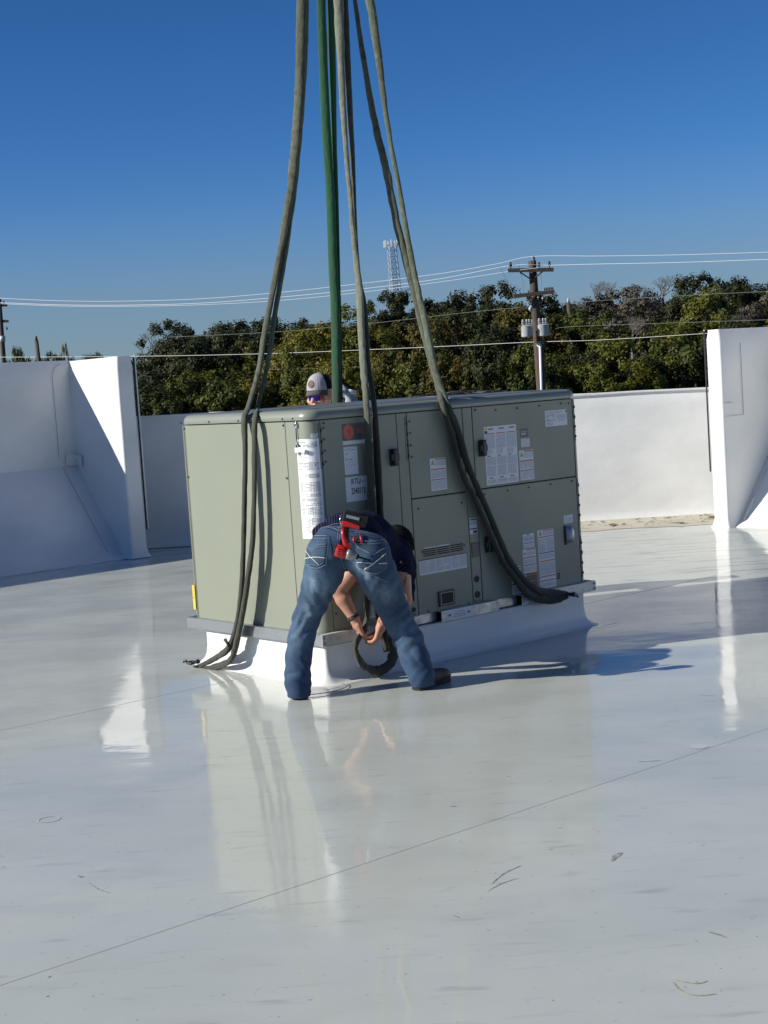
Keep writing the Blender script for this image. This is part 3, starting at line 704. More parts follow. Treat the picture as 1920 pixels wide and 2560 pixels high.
# recessed black box, dark plate, grommets, meter handle
mb = MB(); b0 = (.883, .288, 1.004, .376)
mb.xz(b0[0], b0[1], b0[2], b0[3], yf, .010, M['black']); mb.build('sight_frame', None, unit)
mb = MB(); mb.xz(b0[0]+.014, b0[1]+.013, b0[2]-.014, b0[3]-.013, yf-.010, .001, M['dark']); frame_line(mb, b0[0]+.011, b0[1]+.010, b0[2]-.011, b0[3]-.010, yf-.010, .003, .003, M['tool_grey']); mb.build('sight_window', None, unit)
mb = MB(); mb.box(1.166, yf-.006, .536, 1.228, yf, .620, bev=.003); mb.build('cover_plate', M['greylab'], unit)
for (x, z, r) in ((1.194, .407, .021), (1.194, .316, .021), (.693, .301, .015)):
    mb = MB(); mb.cyl((x, yf, z), (x, yf-.005, z), r, r*.9, 20); g = mb.build('grommet', M['black'], unit)
    mb = MB(); mb.cyl((x, yf-.0045, z), (x, yf-.006, z), r*.6, r*.6, 16); mb.build('knockout', M['dark'], g)
mb = MB(); mb.box(1.954, yf-.004, .514, 1.972, yf, .634); mb.build('handle_recess', M['dark'], unit)
prof = [(.00, 0), (.012, .022), (.014, .045), (.010, .065), (0, .08)]
mb = MB()
vs_ = []; kz = 10
for i in range(kz+1):
    t = i/kz; z = .522+.106*t; bul = math.sin(PI*t)**.5
    for x, h in ((1.968, 0), (1.975, .018*bul+.004), (1.995, .030*bul+.004), (2.015, .026*bul+.004), (2.020+.018*bul, 0)): vs_.append((x, yf-h, z))
mb.add(vs_, [(i*5+j, i*5+j+1, (i+1)*5+j+1, (i+1)*5+j) for i in range(kz) for j in range(4)]+[(0, 1, 2, 3, 4), tuple(reversed([kz*5+j for j in range(5)]))])
autosm(mb.build('handle', M['galv'], unit), 60)
mb = MB()
for k in range(3): mb.xz(1.873, .315+k*.013, 1.898, .323+k*.013, yf, .0015)
mb.build('slot', M['dark'], unit)

# stickers on the near long side -----------------------------------
def sticker(x0, z0, x1, z1, items, paper='paper', name='warning_sticker', tilt=0, parent=unit):
    mb = MB(); y = yf-.0002
    mb.xz(x0, z0, x1, z1, y, .0006, M[paper]); W_, H_ = x1-x0, z1-z0
    for it in items:
        k = it[0]
        if k == 'bar': mb.xz(x0+W_*it[1], z0+H_*it[2], x0+W_*it[3], z0+H_*it[4], y-.0006, .0003, M[it[5]])
        elif k == 'tri':
            cx, cz, s = x0+W_*it[1], z0+H_*it[2], it[3]
            for q, mt, yy in ((1.25, 'ink', .0011), (1.0, 'yellow', .0015)):
                mb.add([(cx-s*q*.55, y-yy, cz-s*q*.45), (cx+s*q*.55, y-yy, cz-s*q*.45), (cx, y-yy, cz+s*q*.6)], [(0, 1, 2)], M[mt])
            mb.add([(cx-.15*s, y-.0019, cz+.1*s), (cx+.06*s, y-.0019, cz+.28*s), (cx, y-.0019, cz+.0*s), (cx+.15*s, y-.0019, cz), (cx-.06*s, y-.0019, cz-.35*s), (cx, y-.0019, cz-.05*s)], [(0, 3, 1), (0, 2, 3), (2, 4, 3)], M['ink'])
        elif k == 'disc':
            cx, cz, r = it[1], it[2], it[3]; n = 28
            mb.add([(cx+r*math.cos(2*PI*i/n), y-.0012, cz+r*it[4]*math.sin(2*PI*i/n)) for i in range(n)], [tuple(range(n))], M[it[5]])
    o = mb.build(name, None, parent); return o
def rows(n, x0=.05, x1=.95, y0=.05, y1=.95, mat='text', gap=.2):
    h = (y1-y0)/n; return [('bar', x0, y0+h*i+h*gap/2, x1, y0+h*(i+1)-h*gap/2, mat) for i in range(n)]
sticker(.884, .950, 1.006, 1.134, [('bar', .33, .945, .98, .985, 'orange_ink'), ('tri', .17, .87, .022), ('bar', .34, .76, .97, .93, 'text'), ('bar', .03, .64, .97, .67, 'red_ink'), ('bar', .03, .38, .97, .62, 'text'), ('bar', .03, .32, .97, .35, 'red_ink'), ('bar', .03, .03, .97, .30, 'text')])
its = [('bar', .02, .94, .1, .985, 'yellow'), ('bar', .02, .885, .1, .93, 'ink')]
for c in range(3):
    xa = .03+c*.325
    its += [('bar', xa+.10, .945, xa+.26, .965, 'maroon'), ('bar', xa+.02, .87, xa+.29, .885, 'red_ink'), ('bar', xa, .62, xa+.29, .86, 'text'), ('bar', xa, .53, xa+.20, .61, 'text'), ('bar', xa, .34, xa+.29, .475, 'text'), ('bar', xa, .15, xa+.27, .33, 'text'), ('bar', xa, .02, xa+.28, .095, 'text')]
    its += [('bar', xa+.03, .488, xa+.13, .505, 'maroon'), ('bar', xa+.06, .11, xa+.18, .127, 'maroon')]
sticker(1.322, .940, 1.590, 1.282, its, name='instruction_sticker')
sticker(1.604, .943, 1.724, 1.123, [('bar', .33, .945, .98, .985, 'red_ink'), ('tri', .17, .86, .021), ('bar', .34, .74, .97, .93, 'text'), ('bar', .03, .62, .97, .66, 'red_ink'), ('bar', .03, .37, .97, .60, 'text'), ('bar', .03, .30, .97, .335, 'red_ink'), ('bar', .03, .04, .97, .28, 'text')])
sticker(1.622, 1.199, 1.691, 1.251, [('bar', .15, .62, .85, .68, 'text'), ('bar', .15, .3, .7, .48, 'text')], 'greylab', 'model_badge')
sticker(1.627, 1.141, 1.698, 1.191, rows(5, .1, .9), name='small_sticker')
sticker(1.845, 1.247, 2.038, 1.343, [('bar', .04, .80, .80, .93, 'text_dark'), ('bar', .04, .56, .45, .74, 'text_dark'), ('bar', .04, .30, .45, .50, 'text_dark'), ('bar', .04, .06, .33, .24, 'text_dark'), ('bar', .5, .42, .95, .72, 'text'), ('bar', .5, .28, .9, .38, 'text'), ('bar', .93, .8, .99, .95, 'greylab')], name='data_plate')
its = [('bar', 0, .93, 1, 1.0, 'maroon')]
for c in range(6): its += [('bar', .015+c*.164, .10+.02*(c % 2), .165+c*.164, .88, 'text')]
sticker(.756, .484, 1.122, .572, its, name='instruction_sticker')
sticker(1.163, .671, 1.224, .765, [('bar', .1, .86, .95, .94, 'maroon'), ('bar', .05, .55, .95, .8, 'text'), ('bar', .05, .28, .95, .36, 'maroon'), ('bar', .4, .03, .95, .22, 'blue_ink')])
sticker(1.594, .537, 1.690, .620, [('bar', .35, .90, .6, .97, 'blue_ink'), ('bar', .04, .62, .96, .67, 'blue_ink'), ('bar', .04, .30, .96, .35, 'blue_ink'), ('bar', .04, .70, .9, .86, 'text'), ('bar', .04, .4, .96, .58, 'text'), ('bar', .04, .06, .9, .25, 'text')])
sticker(1.587, .386, 1.698, .531, [('bar', .3, .93, .98, .98, 'orange_ink'), ('tri', .15, .83, .017), ('bar', .32, .72, .95, .88, 'text'), ('bar', .03, .62, .97, .66, 'red_ink'), ('bar', .03, .38, .97, .58, 'text'), ('bar', .03, .30, .97, .34, 'red_ink'), ('bar', .03, .04, .97, .26, 'text')])
sticker(1.582, .290, 1.698, .381, [('bar', .04, .60, .22, .95, 'paper'), ('bar', .08, .66, .18, .9, 'ink'), ('bar', .3, .88, .98, .93, 'orange_ink'), ('bar', .28, .58, .97, .84, 'text_brown'), ('bar', .03, .46, .97, .51, 'orange_ink'), ('bar', .03, .1, .97, .42, 'text_brown')], 'brownlab')
sticker(1.720, .273, 1.862, .630, [('bar', .33, .975, .98, .99, 'red_ink'), ('tri', .17, .945, .022), ('bar', .34, .905, .97, .965, 'text'), ('bar', .02, .87, .98, .885, 'red_ink'), ('bar', .03, .62, .47, .85, 'text'), ('bar', .52, .62, .97, .85, 'text'), ('bar', .02, .595, .98, .612, 'blue_ink'), ('bar', .03, .50, .97, .58, 'text'), ('bar', .02, .455, .98, .475, 'orange_ink'), ('bar', .03, .23, .97, .44, 'text'), ('bar', .02, .195, .98, .212, 'red_ink'), ('bar', .02, .12, .98, .138, 'red_ink'), ('bar', .03, .03, .97, .10, 'text')], name='instruction_sticker')
sticker(1.961, .645, 2.040, .695, [('bar', .1, .8, .8, .9, 'text_dark')]+rows(4, .1, .9, .08, .7), name='small_sticker')
sticker(1.481, .272, 1.560, .436, [('bar', .03, .93, .97, .97, 'maroon'), ('bar', .05, .6, .95, .9, 'text'), ('bar', .03, .35, .97, .4, 'maroon'), ('bar', .05, .05, .95, .3, 'text')])
sticker(.33, .30, .52, .395, [('bar', 0, .95, 1, 1, 'red_ink')]+[('bar', .03+c*.33, .1, .31+c*.33, .9, 'text') for c in range(3)], name='instruction_sticker')
sticker(.36, .415, .48, .47, [('bar', 0, .55, 1, .62, 'red_ink'), ('bar', 0, .85, 1, .93, 'blue_ink')], 'brownlab')
logo = sticker(.262, 1.282, .50, 1.372, [('disc', .306, 1.327, .037, 1.08, 'coral')], 'greylab', 'name_plate')
sticker(.262, 1.259, .50, 1.2795, [], 'paper', 'plate_strip')
sticker(.264, 1.097, .359, 1.247, [('bar', .08, .92, .6, .95, 'text'), ('bar', .08, .86, .85, .895, 'text_dark'), ('bar', .08, .72, .32, .79, 'text_dark'), ('bar', .08, .62, .9, .635, 'text'), ('bar', .08, .50, .22, .6, 'text_dark'), ('bar', .28, .5, .62, .6, 'text_dark'), ('bar', .08, .42, .9, .44, 'text'), ('bar', .08, .34, .85, .36, 'text'), ('bar', .08, .27, .5, .29, 'text')], 'paper', 'data_plate')
tagp = sticker(.262, .950, .520, 1.084, [], 'paper', 'unit_tag')
def text(s, x, z, size, mat, parent, y=None, xs=1, name='lettering', face='r'):
    cu = bpy.data.curves.new('t', 'FONT'); cu.body = s; cu.size = size; cu.extrude = .0003; cu.offset = size*.012
    to = bpy.data.objects.new('t', cu); COL.objects.link(to)
    dg = bpy.context.evaluated_depsgraph_get(); me = bpy.data.meshes.new_from_object(to.evaluated_get(dg)); bpy.data.objects.remove(to)
    me.materials.clear(); me.materials.append(mat)
    o = bpy.data.objects.new(name, me); COL.objects.link(o); o.parent = parent
    o.rotation_euler = (PI/2, 0, 0); o.location = (x, (yf-.0016) if y is None else y, z); o.scale = (xs, 1, 1); return o
text('RTU -', .301, 1.044, .043, M['ink'], tagp, xs=.82)
text('2540113', .299, .990, .047, M['ink'], tagp, xs=.60)
text('TRANE', .360, 1.316, .036, M['coral'], logo, xs=.85)
text('T', .297, 1.305, .045, M['greylab'], logo, y=yf-.002, xs=.9)
# rail labels
lb = MB(); y = -.0004
lb.xz(.905, .2085, 1.105, .2645, y, .0006, M['paper']); lb.xz(1.158, .2085, 1.25, .2645, y, .0006, M['galv'])
for k in range(3): lb.xz(.955+.01*k, .222+k*.012, 1.055-.008*k, .229+k*.012, y-.0006, .0003, M['text_dark'])
for x in (.925, 1.075):
    lb.add([(x-.010, y-.0012, .236), (x+.002, y-.0012, .244), (x+.014, y-.0012, .237), (x+.002, y-.0012, .228)], [(0, 3, 2, 1)], M['ink'])
lb.build('rail_label', None, unit)
for x in (.874, .89, 1.275, 1.31, 1.53): 
    for z in (.218, .25): lb = MB(); lb.add([(x-.004, -.0006, z), (x+.005, -.0006, z+.001), (x+.001, -.0006, z+.007)], [(0, 1, 2)], M['ink']); lb.build('rail_hole', None, unit)
# long white sheet wrapped round the near corner, taped
def wrap_sticker(name, s0, s1, z0, z1, mat, off):
    return wrap_panel(name, s0, s1, z0, z1, mat, off=off, th=.0005, bev=.0001)
wrap_sticker('spec_sheet', V(.157), .075-.015, .775, 1.308, M['paper_bright'], .0009)
for (a, b, za, zb, mt) in ((.145, .07, 1.20, 1.17, 'text_bright'),):
    pass
zc = 1.295
random.seed(11)
while zc > .80:
    h = random.uniform(.018, .06)
    s = V(.150)
    while s < .045:
        wd = random.choice([.035, .05, .08, .11]); e = min(s+wd, .052)
        if e-s > .015 and random.random() < .85:
            m_ = M[random.choice(['text_bright', 'text_bright', 'text', 'text_dark'])]
            wrap_sticker('print_block', s, e-.006, zc-h+.005, zc, m_, .0014)
        s = e
    zc -= h+random.choice([.0, .004, .014])
wrap_sticker('small_sticker', .0, .055, 1.309, 1.335, M['text_dark'], .0011)
# yellow sticker at the far left post
mb = MB(); yy = 1.2485
mb.box(u0-.002, 1.238, .385, u0-.0005, 1.262, .458, M['yellow']); mb.box(u0-.002, 1.238, .312, u0-.0005, 1.262, .382, M['yellow'])
o = mb.build('yellow_sticker', None, unit); o.location.y = .003; o.location.x = -.0045
# hook and cord at the corner post
hk = MB(); torus(hk, (u0-.008, .147, 1.391), (1, 0, 0), .011, .0035, 14, 6, M['chrome']); torus(hk, (u0-.009, .140, 1.383), (1, .3, 0), .010, .003, 14, 6, M['chrome'])
hk.tube([(u0-.008, .143, 1.378), (u0-.009, .142, 1.33), (u0-.009, .139, 1.285)], .0032, 6, M['black'])
torus(hk, (u0-.009, .136, 1.272), (1, 0, 0), .010, .004, 12, 6, M['black']); torus(hk, (u0-.009, .137, 1.238), (1, 0, 0), .009, .003, 12, 6, M['chrome'])
hk.build('door_tether', None, unit, True)
mb = MB(); 
vs_ = []; 
for i in range(9):
    for j in range(5):
        a, b_ = i/8, j/4; vs_.append((u0-.013-.004*noise.noise(Vector((a*4, b_*4, 2))), .160-.085*a+.006*(b_-.5)*math.sin(a*9), 1.265-.026*b_+.006*noise.noise(Vector((a*3, 5, 1)))))
mb.add(vs_, [(i*5+j, (i+1)*5+j, (i+1)*5+j+1, i*5+j+1) for i in range(8) for j in range(4)]); mb.build('tape', M['paper_bright'], unit, True)

# ------------------------------------------------------------------ slings
def strand(pts, mat, par, name='strand', wob=.16, flat=.62, seed=0, per=7, tw=.012):
    """pts: (px, py, mode, val, radius_px)"""
    out = []
    for p in pts:
        x, y, mo, val, rp = p
        q = at(x, y, val) if mo == 'Y' else onu(x, y, val) if mo == 'u' else onv(x, y, val) if mo == 'v' else Vector(val)
        rr_ = rp*(1.10 if y < 1050 else 1.42)*q.y/FPX; out.append((*q, rr_))
    c = catmull(out, per)
    mb = MB(); mb.tube([p[:3] for p in c], [max(.004, p[3]) for p in c], 12, up=(1, 0, 0), flat=flat, wob=wob, seed=seed, twist=tw)
    o = mb.build(name, mat, None, True); return rel(o, par)
def Yl(y, Ye, ye=1046): return 9.3+(Ye-9.3)*(y+520)/(ye+520)
APX = (812, -520)
def shackle(c, ax, s, par, name='shackle'):
    mb = MB(); ax = Vector(ax).normalized(); side = ax.cross(Vector((0, 0, 1))).normalized(); c = Vector(c)
    pts = [c-ax*.035*s+side*.02*s*1.0]+[c+ax*(.03*s*math.sin(a)-.005*s)+side*.028*s*math.cos(a) for a in [PI*i/10 for i in range(11)]]+[c-ax*.035*s-side*.02*s]
    mb.tube(pts, .010*s, 8); mb.cyl(c-ax*.03*s+side*.045*s, c-ax*.03*s-side*.045*s, .011*s, n=10)
    mb.cyl(c-ax*.03*s+side*.038*s, c-ax*.03*s+side*.052*s, .018*s, n=6); mb.tube([c+ax*.03*s, c+ax*.05*s+KZ*.012*s, c+ax*.068*s], .009*s, 7)
    o = mb.build(name, M['blackmetal'], None, True); return rel(o, par)
# S1, left
s1 = tag(empty('lifting_sling', at(812, -520, 9.3)), 'leftmost dirty green lifting sling, hanging down the lit end and curling to the roof', 'lifting sling', 'lifting slings round the rooftop unit')
Ye = 8.50
A1 = [(812, -520, 12), (768, -200, 12), (755, 0, 12), (752, 122, 12), (748, 244, 12), (738, 366, 11.5), (728, 468, 11), (711, 570, 10), (693, 671, 8.5), (661, 834, 8), (648, 920, 8), (622, 1014, 8)]
pa = [(x, y, 'Y', Yl(y, Ye), r) for x, y, r in A1]
pa += [(611, 1050, 'u', u0-.036, 8), (613, 1128, 'u', -.02, 7), (611, 1258, 'u', -.04, 7), (609, 1356, 'u', -.05, 7), (605, 1453, 'u', -.05, 8), (597, 1535, 'u', -.05, 8), (584, 1590, 'u', -.05, 8), (570, 1622, 'u', -.06, 9), (550, 1638, 'Y', 8.72, 8), (528, 1651, 'Y', 8.78, 7), (504, 1663, 'Y', 8.83, 6), (486, 1670, 'Y', 8.86, 5)]
strand(pa, M['sl_dirty'], s1, seed=1, wob=.2)
A2 = [(818, -520, 10), (774, -200, 10), (762, 0, 10), (759, 122, 10), (754, 244, 9), (745, 366, 8), (735, 468, 8), (722, 570, 7), (707, 671, 7), (686, 793, 7), (671, 900, 7), (645, 1014, 7)]
pb = [(x, y, 'Y', Yl(y, Ye)+.02, r) for x, y, r in A2]
pb += [(637, 1052, 'u', u0-.036, 7), (636, 1128, 'u', -.02, 6.5), (635, 1258, 'u', -.035, 6.5), (631, 1356, 'u', -.045, 7), (621, 1437, 'u', -.05, 8), (609, 1518, 'u', -.05, 8), (598, 1575, 'u', -.05, 9), (588, 1620, 'u', -.05, 9), (579, 1646, 'Y', 8.60, 8.5), (559, 1662, 'Y', 8.68, 7), (531, 1671, 'Y', 8.76, 7), (504, 1675, 'Y', 8.82, 6), (487, 1672, 'Y', 8.86, 5)]
strand(pb, M['sl_fade'], s1, seed=2, wob=.2)
mb = MB(); mb.tube([at(574, 1615, 8.60), at(567, 1606, 8.60), at(563, 1599, 8.62)], [.012, .008, .011], 7); rel(mb.build('care_tag', M['sl_dark'], None, True), s1)
sh = gnd(478, 1668); sh.z = .028; shackle(sh, (-.8, .5, 0), .8, s1)
# S2, bright green, behind
s2 = tag(empty('lifting_sling', at(812, -520, 9.3)), 'bright green lifting sling passing behind the unit beside the capped man', 'lifting sling', 'lifting slings round the rooftop unit')
Yb = 9.95
B1 = [(812, -520, 10), (803, -150, 10), (803, 0, 10), (810, 203, 10.5), (818, 366, 11), (826, 488, 11), (832, 651, 11.5), (838, 773, 12), (840, 900, 12), (841, 1002, 12)]
strand([(x, y, 'Y', Yl(y, Yb), r) for x, y, r in B1]+[(842, 1060, 'Y', 9.97, 11), (840, 1300, 'Y', 9.98, 10), (838, 1480, 'Y', 10.0, 10)], M['sl_green'], s2, seed=3, wob=.07, flat=.55)
B2 = [(818, -520, 9), (826, -100, 9), (827, 0, 9), (832, 203, 8), (836, 366, 6), (840, 488, 6), (844, 610, 5), (846, 692, 5), (849, 800, 5), (850, 900, 6), (852, 1002, 6)]
strand([(x, y, 'Y', Yl(y, Yb)+.03, r) for x, y, r in B2]+[(853, 1060, 'Y', 10.0, 6), (850, 1300, 'Y', 10.0, 6), (840, 1480, 'Y', 10.02, 6)], M['sl_green'], s2, seed=4, wob=.1, flat=.6)
# S3
s3 = tag(empty('lifting_sling', at(812, -520, 9.3)), 'pale and dark green lifting sling running down the door side behind the bending man', 'lifting sling', 'lifting slings round the rooftop unit')
Yc = 8.32
C1 = [(812, -520, 11), (838, -150, 10.5), (846, 0, 10.5), (854, 203, 8), (864, 366, 6), (875, 488, 5.5), (885, 610, 6), (899, 732, 9), (907, 900, 9), (912, 960, 9), (917, 1030, 9)]
cmn = [(923, 1128), (928, 1225), (930, 1290), (927, 1400), (920, 1500), (915, 1560)]
strand([(x, y, 'Y', Yl(y, Yc, 1030), r) for x, y, r in C1]+[(x, y, 'v', -.002, 9) for x, y in cmn[:4]]+[(920, 1500, 'v', -.03, 8), (912, 1570, 'v', -.06, 8), (893, 1600, 'v', -.11, 9), (889, 1624, 'v', -.12, 7), (899, 1652, 'v', -.12, 10), (917, 1670, 'v', -.11, 8), (942, 1678, 'v', -.1, 10), (967, 1667, 'v', -.1, 8), (981, 1646, 'v', -.1, 10), (984, 1620, 'v', -.1, 8), (975, 1590, 'v', -.09, 7), (957, 1568, 'v', -.05, 7), (945, 1520, 'v', -.02, 7)], M['sl_pale'], s3, seed=5, wob=.34)
C2 = [(818, -520, 9), (852, -150, 8), (863, 0, 6.5), (868, 122, 7), (875, 285, 7), (882, 407, 6), (888, 570, 5), (897, 692, 6), (911, 773, 8), (919, 900, 8), (928, 960, 8), (937, 1030, 8)]
strand([(x, y, 'Y', Yl(y, Yc, 1030)+.03, r) for x, y, r in C2]+[(941, 1100, 'v', .002, 8), (944, 1160, 'v', .002, 9), (950, 1274, 'v', .0, 9), (953, 1400, 'v', 0, 9), (957, 1500, 'v', -.02, 9), (962, 1560, 'v', -.05, 9), (963, 1600, 'v', -.08, 10), (966, 1630, 'v', -.09, 8)], M['sl_dark'], s3, seed=6, wob=.15)
# S4
s4 = tag(empty('lifting_sling', at(812, -520, 9.3)), 'rightmost grey green lifting sling crossing the doors to a loose end at the far right', 'lifting sling', 'lifting slings round the rooftop unit')
Yd = 8.78
D1 = [(812, -520, 8), (870, -120, 7), (887, 0, 5), (905, 122, 6), (925, 244, 7), (946, 346, 8.5), (966, 427, 9), (986, 529, 9), (1003, 605, 9), (1022, 680, 8.5), (1041, 760, 8), (1060, 840, 8), (1078, 910, 8), (1095, 968, 9)]
strand([(x, y, 'Y', Yl(y, Yd, 990)+.02, r) for x, y, r in D1]+[(1108, 1018, 'v', -.002, 9), (1129, 1085, 'v', 0, 8.5), (1143, 1143, 'v', 0, 8), (1160, 1197, 'v', 0, 7.5), (1182, 1237, 'v', 0, 7.5), (1203, 1284, 'v', 0, 8), (1230, 1345, 'v', -.005, 8), (1254, 1399, 'v', -.01, 8), (1284, 1440, 'v', -.02, 9), (1315, 1480, 'v', -.035, 10), (1355, 1499, 'v', -.04, 8), (1392, 1497, 'v', -.045, 8), (1418, 1489, 'v', -.05, 5)], M['sl_dirty'], s4, seed=7, wob=.22)
D2 = [(818, -520, 10), (900, -110, 10), (925, 0, 10), (946, 142, 8.5), (962, 264, 6), (978, 366, 5.5), (997, 468, 6), (1011, 549, 7), (1027, 640, 8), (1043, 720, 8.5), (1062, 800, 10), (1080, 895, 10.5), (1099, 962, 10.5)]
strand([(x, y, 'Y', Yl(y, Yd, 990), r) for x, y, r in D2]+[(1121, 1018, 'v', -.008, 10), (1143, 1075, 'v', -.004, 9.5), (1163, 1143, 'v', -.002, 9), (1180, 1190, 'v', 0, 8.5), (1201, 1237, 'v', 0, 9), (1224, 1288, 'v', 0, 8.5), (1246, 1342, 'v', -.005, 9), (1273, 1399, 'v', -.01, 9), (1310, 1450, 'v', -.02, 10), (1348, 1477, 'v', -.03, 9), (1386, 1481, 'v', -.035, 7), (1418, 1484, 'v', -.05, 5)], M['sl_fade'], s4, seed=8, wob=.2)
e_ = onv(1430, 1487, -.055); shackle(e_, tuple(uu*.9-KZ*.35), .85, s4)
# crane hook the slings hang from (above the picture)
ch = tag(empty('crane_hook', at(814, -520, 9.3)), 'crane hook and cable above the picture holding all four slings', 'crane hook')
hp = at(814, -520, 9.3)
mb = MB(); torus(mb, hp+KZ*.02, (0, 1, .2), .12, .035, 20, 10, a0=0, a1=1.6*PI); rel(mb.build('hook', M['blackmetal'], None, True), ch)
mb = MB(); mb.box(-.12, -.08, .18, .12, .08, .62, bev=.03); o = mb.build('block', M['yellow'], ch)
mb = MB(); mb.cyl((-.05, 0, .6), (-.05, 0, 14), .01); mb.cyl((.05, 0, .6), (.05, 0, 14), .01); mb.build('cable', M['blackmetal'], ch)
# ------------------------------------------------------------------ people: smooth-union bodies on a grid
def sdf_mesh(prims, h, name, mat, parent=None, k=.03, cut=None, disp=None, pad=.05):
    """prims: ('c', a, b, ra, rb[, flatten dir, factor]) round cones / ('e', centre, radii, rot3x3)"""
    P = []
    for p in prims:
        if p[0] == 'c': P += [np.array(p[1])-max(p[3], p[4]), np.array(p[1])+max(p[3], p[4]), np.array(p[2])-max(p[3], p[4]), np.array(p[2])+max(p[3], p[4])]
        else: P += [np.array(p[1])-max(p[2]), np.array(p[1])+max(p[2])]
    P = np.array(P); lo = P.min(0)-pad*.4; hi = P.max(0)+pad*.4
    n = np.ceil((hi-lo)/h).astype(int)+1
    ax = [lo[i]+h*np.arange(n[i]) for i in range(3)]
    X, Y, Z = np.meshgrid(*ax, indexing='ij'); D = np.full(X.shape, 9.0)
    for p in prims:
        if p[0] == 'c':
            a = np.array(p[1], float); b = np.array(p[2], float); ab = b-a; L2 = max(ab@ab, 1e-9)
            mr = max(p[3], p[4])+k*2+h*3; l0 = np.minimum(a, b)-mr; h0 = np.maximum(a, b)+mr
            sl = tuple(slice(max(0, int((l0[i]-lo[i])/h)), min(n[i], int((h0[i]-lo[i])/h)+2)) for i in range(3))
            x, y, z = X[sl], Y[sl], Z[sl]
            t = np.clip(((x-a[0])*ab[0]+(y-a[1])*ab[1]+(z-a[2])*ab[2])/L2, 0, 1)
            dx, dy, dz = x-a[0]-t*ab[0], y-a[1]-t*ab[1], z-a[2]-t*ab[2]
            if len(p) > 5:
                f = np.array(p[5]); s = dx*f[0]+dy*f[1]+dz*f[2]; q = s*(p[6]-1); dx, dy, dz = dx+q*f[0], dy+q*f[1], dz+q*f[2]
            d = np.sqrt(dx*dx+dy*dy+dz*dz)-(p[3]+(p[4]-p[3])*t)
        else:
            c = np.array(p[1], float); r = np.array(p[2], float); Rm = np.array(p[3]) if len(p) > 3 else np.eye(3)
            mr = max(r)+k*2+h*3
            sl = tuple(slice(max(0, int((c[i]-mr-lo[i])/h)), min(n[i], int((c[i]+mr-lo[i])/h)+2)) for i in range(3))
            x, y, z = X[sl]-c[0], Y[sl]-c[1], Z[sl]-c[2]
            q = [(Rm[i][0]*x+Rm[i][1]*y+Rm[i][2]*z)/r[i] for i in range(3)]
            k0 = np.sqrt(q[0]**2+q[1]**2+q[2]**2); k1 = np.sqrt((q[0]/r[0])**2+(q[1]/r[1])**2+(q[2]/r[2])**2)+1e-9
            d = k0*(k0-1)/k1
        o = D[sl]; hh = np.clip(.5+.5*(o-d)/k, 0, 1); D[sl] = np.where(o > 8, d, o*(1-hh)+d*hh-k*hh*(1-hh))
    if disp is not None: D = D + disp(X, Y, Z)
    for c in (cut or []):
        D = np.maximum(D, (X*c[0]+Y*c[1]+Z*c[2])-c[3])
    # surface nets
    ins = D < 0; sh = np.array(D.shape)-1
    occ = np.zeros(sh, int)
    for i in (0, 1):
        for j in (0, 1):
            for l in (0, 1): occ += ins[i:i+sh[0], j:j+sh[1], l:l+sh[2]]
    act = (occ > 0) & (occ < 8); idx = -np.ones(sh, int); idx[act] = np.arange(act.sum())
    acc = np.zeros((*sh, 3)); cnt = np.zeros(sh)
    cor = [(i, j, l) for i in (0, 1) for j in (0, 1) for l in (0, 1)]
    for c0 in cor:
        for axn in range(3):
            if c0[axn]: continue
            c1 = list(c0); c1[axn] = 1
            A = D[c0[0]:c0[0]+sh[0], c0[1]:c0[1]+sh[1], c0[2]:c0[2]+sh[2]]; B = D[c1[0]:c1[0]+sh[0], c1[1]:c1[1]+sh[1], c1[2]:c1[2]+sh[2]]
            m_ = ((A < 0) != (B < 0)) & act; t = np.where(m_, A/np.where(A-B == 0, 1, A-B), 0)
            for a2 in range(3): acc[..., a2] += np.where(m_, c0[a2]+(t if a2 == axn else 0), 0)
            cnt += m_
    I = np.argwhere(act); ver = (I+acc[act]/np.maximum(cnt[act], 1)[:, None])*h+lo
    faces = []
    for axn in range(3):
        sA = [slice(1, -1)]*3; sA[axn] = slice(0, -1); sB = [slice(1, -1)]*3; sB[axn] = slice(1, None)
        A = ins[tuple(sA)]; B = ins[tuple(sB)]
        for flip, m_ in ((0, A & ~B), (1, ~A & B)):
            e = np.argwhere(m_); off = np.ones(3, int); off[axn] = 0; e = e+off
            b1, b2 = [(1, 2), (2, 0), (0, 1)][axn]; d1 = np.zeros(3, int); d1[b1] = 1; d2 = np.zeros(3, int); d2[b2] = 1
            q = [e-d1-d2, e-d2, e, e-d1]; q = [idx[tuple(z.T)] for z in q]
            if flip: q = q[::-1]
            faces.append(np.stack(q, 1))
    F = np.concatenate(faces); F = F[(F >= 0).all(1)]
    me = bpy.data.meshes.new(name); me.from_pydata(ver.tolist(), [], F.tolist()); me.polygons.foreach_set('use_smooth', [True]*len(F)); me.materials.append(mat); me.update()
    if name is None: return me
    o = bpy.data.objects.new(name, me); COL.objects.link(o)
    if parent: rel(o, parent)
    return o
def join_into(o, others):
    vs_ = [tuple(v.co) for v in o.data.vertices]; fs = [tuple(p.vertices) for p in o.data.polygons]
    for q in others:
        b = len(vs_); vs_ += [tuple(v.co) for v in q.data.vertices]; fs += [tuple(b+i for i in p.vertices) for p in q.data.polygons]; bpy.data.objects.remove(q)
    me = bpy.data.meshes.new(o.data.name); me.from_pydata(vs_, [], fs); me.polygons.foreach_set('use_smooth', [True]*len(fs)); me.materials.append(o.data.materials[0]); o.data = me; return o
